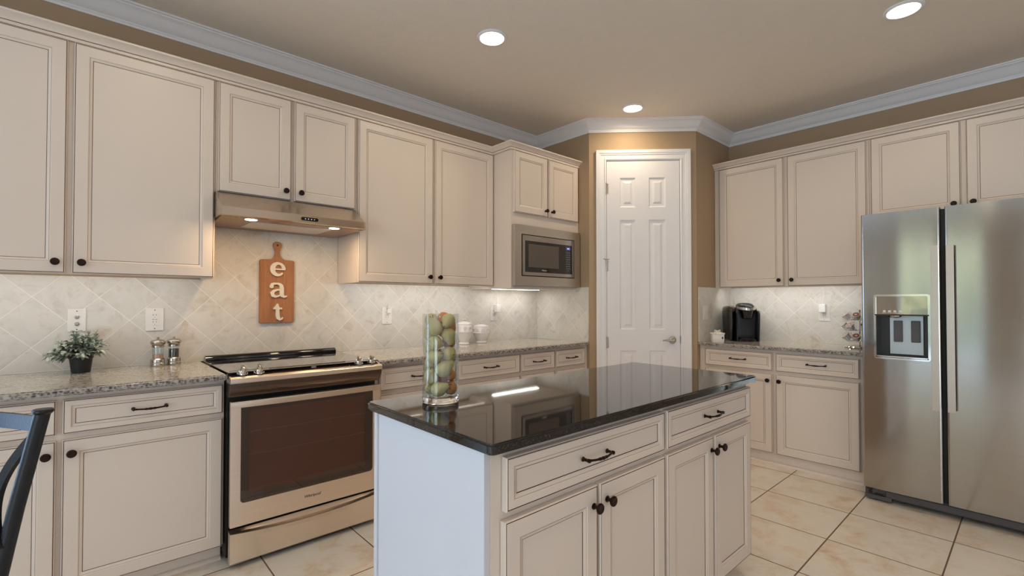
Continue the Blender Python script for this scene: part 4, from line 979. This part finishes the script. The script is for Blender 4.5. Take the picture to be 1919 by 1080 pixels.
# ------------------------------------------------------------------ vase of pears on the island
ZI = 0.9148; VX, VY = 0.40, -1.89
t = thing('glass_vase', 'tall clear glass cylinder vase of pears on the black island top', 'vase', (VX, VY, ZI))
bm = B(); lathe(bm, [(0.0612,0.0225),(0.0620,0.030),(0.0620,0.300),(0.0612,0.3015),(0.0590,0.3015),(0.0584,0.300),(0.0584,0.0225)], 56, cap=False); part('glass_wall', bm, GLASS, t)
bm = B(); lathe(bm, [(0.0,0.0),(0.058,0.0),(0.0612,0.003),(0.0618,0.008),(0.0618,0.020),(0.0605,0.0222),(0.0,0.0222)], 56); part('glass_base', bm, GLASSB, t)
PEARS = [((0.4101,-1.9223,1.1949),.0235,'g',(-0.68,-0.48,-0.56),'green pear at the top right of the vase, highest of all'),
((0.4262,-1.8701,1.2008),.022,'o',(-0.74,-0.52,-0.42),'orange pear at the top back of the vase'),
((0.3789,-1.8639,1.1967),.0225,'g',(0.54,0.72,-0.44),'green pear at the top left of the vase'),
((0.3706,-1.9021,1.1694),.0255,'g',(-0.34,-0.09,0.94),'large round green pear at the upper left of the vase'),
((0.4095,-1.9221,1.1451),.0245,'g',(0.21,-0.21,-0.96),'round green pear at the upper right, below the topmost pear'),
((0.3756,-1.8633,1.1441),.0215,'g',(-0.22,0.32,0.92),'green pear at the upper left back of the vase'),
((0.4133,-1.8557,1.1626),.021,'o',(0.62,0.07,-0.78),'orange pear deep inside the top of the vase'),
((0.3687,-1.9028,1.1199),.0245,'g',(0.97,0.05,-0.24),'round green pear left of the vase centre line, third layer down'),
((0.4370,-1.8912,1.1643),.0215,'o',(0.19,-0.49,0.85),'orange pear against the right glass near the top'),
((0.4337,-1.8892,1.1186),.0235,'o',(0.22,0.82,0.53),'orange pear at the right glass below the upper orange one'),
((0.3808,-1.8619,1.0990),.023,'g',(0.77,-0.22,0.60),'green pear at the left glass halfway up'),
((0.3676,-1.8986,1.0708),.0245,'g',(0.10,-0.93,0.34),'large green pear at the front left of the vase, mid height'),
((0.4144,-1.9187,1.0812),.0255,'g',(-0.04,0.99,0.09),'large round green pear at the right, mid vase'),
((0.3799,-1.8604,1.0471),.0225,'g',(0.12,0.52,0.85),'green pear at the left glass just below mid vase'),
((0.3935,-1.9194,1.0300),.0285,'g',(0.74,-0.16,0.62),'biggest green pear, in front, neck pointing up to the right'),
((0.4122,-1.8570,1.0154),.022,'g',(0.75,0.08,0.65),'green pear behind the biggest pear'),
((0.3707,-1.8778,1.0027),.0265,'g',(-0.52,-0.47,0.72),'large green pear at the lower left of the vase'),
((0.4331,-1.8993,1.0047),.021,'o',(0.61,0.44,-0.66),'small orange pear at the lower right of the vase'),
((0.3779,-1.8616,0.9590),.021,'g',(-0.91,-0.39,0.11),'small green pear at the bottom left glass'),
((0.3773,-1.9116,0.9633),.026,'g',(0.51,-0.76,0.40),'large green pear at the bottom front of the vase'),
((0.4272,-1.9096,0.9615),.0235,'o',(0.71,0.70,-0.05),'orange-green pear at the bottom right of the vase'),
((0.4172,-1.8674,0.9739),.021,'o',(0.84,0.13,0.53),'red-orange pear deep inside the lower vase'),
((0.4211,-1.8615,1.0618),.0215,'o',(0.00,0.24,0.97),'orange pear deep inside the middle of the vase')]
bm = B(); lathe(bm, [(0,-1.0),(0.35,-0.95),(0.72,-0.70),(0.95,-0.30),(1.0,0.0),(0.92,0.36),(0.74,0.68),(0.58,0.95),(0.46,1.22),(0.34,1.40),(0.15,1.48),(0,1.47)], 28)
PM = {'g': mesh(bm, 'flesh', PEARG, 80)}
PM['o'] = PM['g'].copy(); PM['o'].materials[0] = PEARO
bm = B(); tube(bm, [(0,0,1.44),(0.02,0,1.62),(0.12,0,1.85)], [0.05,0.045,0.06], 8); lathe(bm, [(0.10,-0.985),(0.08,-1.01),(0,-0.99)], 10)
ST = mesh(bm, 'stem', simple('pear_stem', srgb(60,42,26), 0.7), 50)
for (px, py, pz), r, c, ax, lab in PEARS:
    p = thing('pear', lab, 'pear', (px,py,pz), 0, 'pears in the glass vase'); p.rotation_mode = 'QUATERNION'
    a = Vector(ax).normalized()
    # turn the neck inward where it would poke through the glass
    rad = Vector((px-VX, py-VY, 0)); tip = rad+Vector((a.x,a.y,0))*r*1.5; k = 0
    while tip.length > 0.050 and k < 20:
        a = (a - rad.normalized()*0.12).normalized(); tip = rad+Vector((a.x,a.y,0))*r*1.5; k += 1
    p.rotation_quaternion = Vector((0,0,1)).rotation_difference(a); s = r*0.985
    for nm, me in (('flesh', PM[c]), ('stem', ST)):
        o = link(nm, me, p); o.scale = (s,s,s)

# ------------------------------------------------------------------ dining chair at the left edge
Lr = Vector((-0.628, 0.778, 0)).normalized(); Fc = Vector((-0.778, -0.628, 0)).normalized()
TOPR = Vector((-0.577, -1.757, 1.011))
ang = math.atan2(Lr.y, Lr.x)       # local x along the back rail, local -y... seat side
t = thing('dining_chair', 'black metal dining chair with a curved back at the left edge', 'chair', (TOPR.x, TOPR.y, 0), ang)
# local frame: x = Lr (to the picture's left), y = perpendicular; seat lies on side s
yl_ = Vector((-Lr.y, Lr.x, 0)); s = 1 if yl_.dot(Fc) > 0 else -1
W0 = 0.40
def post(xt, xm, xb):      # top, seat height, foot
    return [(xt,0,1.011),(xt+(xm-xt)*0.45,s*0.025,0.80),(xm,s*0.065,0.46),(xb,s*0.0,0.0)]
for xt, xm, xb in ((0.0,0.075,0.055),(W0,W0-0.075,W0-0.055)):
    bm = B(); pts = post(xt,xm,xb); q = []
    for a, b in zip(pts, pts[1:]):
        for i in range(6): q.append(tuple(Vector(a).lerp(Vector(b), i/6)))
    q.append(pts[-1]); tube(bm, q, 0.0145, 16); lathe(bm, [(0.0145,1.004),(0.019,1.009),(0.019,1.013),(0.017,1.0155),(0,1.016)], 18, (xt,0,0)); part('back_post', bm, CHAIRM, t)
bm = B(); N = 12; rings = []
for i in range(N+1):
    u = i/N; x = 0.010+u*(W0-0.02); y = -s*0.02*math.sin(PI*u)+s*0.004; rings.append([(x,y-0.004,1.000),(x,y+0.004,1.000),(x,y+s*0.004+0.004,0.967),(x,y+s*0.004-0.004,0.967)])
loft(bm, rings); part('top_rail', bm, CHAIRM, t)
for m in (0, 1):
    bm = B(); rings = []; N = 24
    for i in range(N+1):
        u = i/N; z = 0.965-0.235*u; x = 0.006 + 0.050*math.sin(PI*u) + 0.036*u
        y = s*(0.004+0.045*u); 
        x2 = x if m == 0 else W0-x
        tg = 0.016
        rings.append([(x2-tg*0.5,y-0.005,z-tg*0.35),(x2+tg*0.5,y-0.005,z+tg*0.35),(x2+tg*0.5,y+0.005,z+tg*0.35),(x2-tg*0.5,y+0.005,z-tg*0.35)] if m==0 else [(x2-tg*0.5,y-0.005,z+tg*0.35),(x2+tg*0.5,y-0.005,z-tg*0.35),(x2+tg*0.5,y+0.005,z-tg*0.35),(x2-tg*0.5,y+0.005,z+tg*0.35)])
    loft(bm, rings); part('back_curve', bm, CHAIRM, t)
bm = B(); loft(bm, [[(x, y, z) for x, y in sq(w,w*1.02,5,32,W0/2,s*0.27)] for z, w in ((0.440,0.40),(0.446,0.41),(0.466,0.41),(0.474,0.39))]); part('seat', bm, CHAIRM, t)
for x in (0.02, W0-0.02):
    bm = B(); tube(bm, [(x+(0.03 if x < 0.2 else -0.03), s*0.42, 0.441),(x, s*0.455, 0.0)], [0.014,0.011], 12); part('front_leg', bm, CHAIRM, t)
bm = B(); tube(bm, [(0.06,s*0.03,0.20),(0.035,s*0.44,0.20)], 0.008, 10); tube(bm, [(W0-0.06,s*0.03,0.20),(W0-0.035,s*0.44,0.20)], 0.008, 10); tube(bm, [(0.045,s*0.24,0.20),(W0-0.045,s*0.24,0.20)], 0.008, 10); part('stretcher', bm, CHAIRM, t)
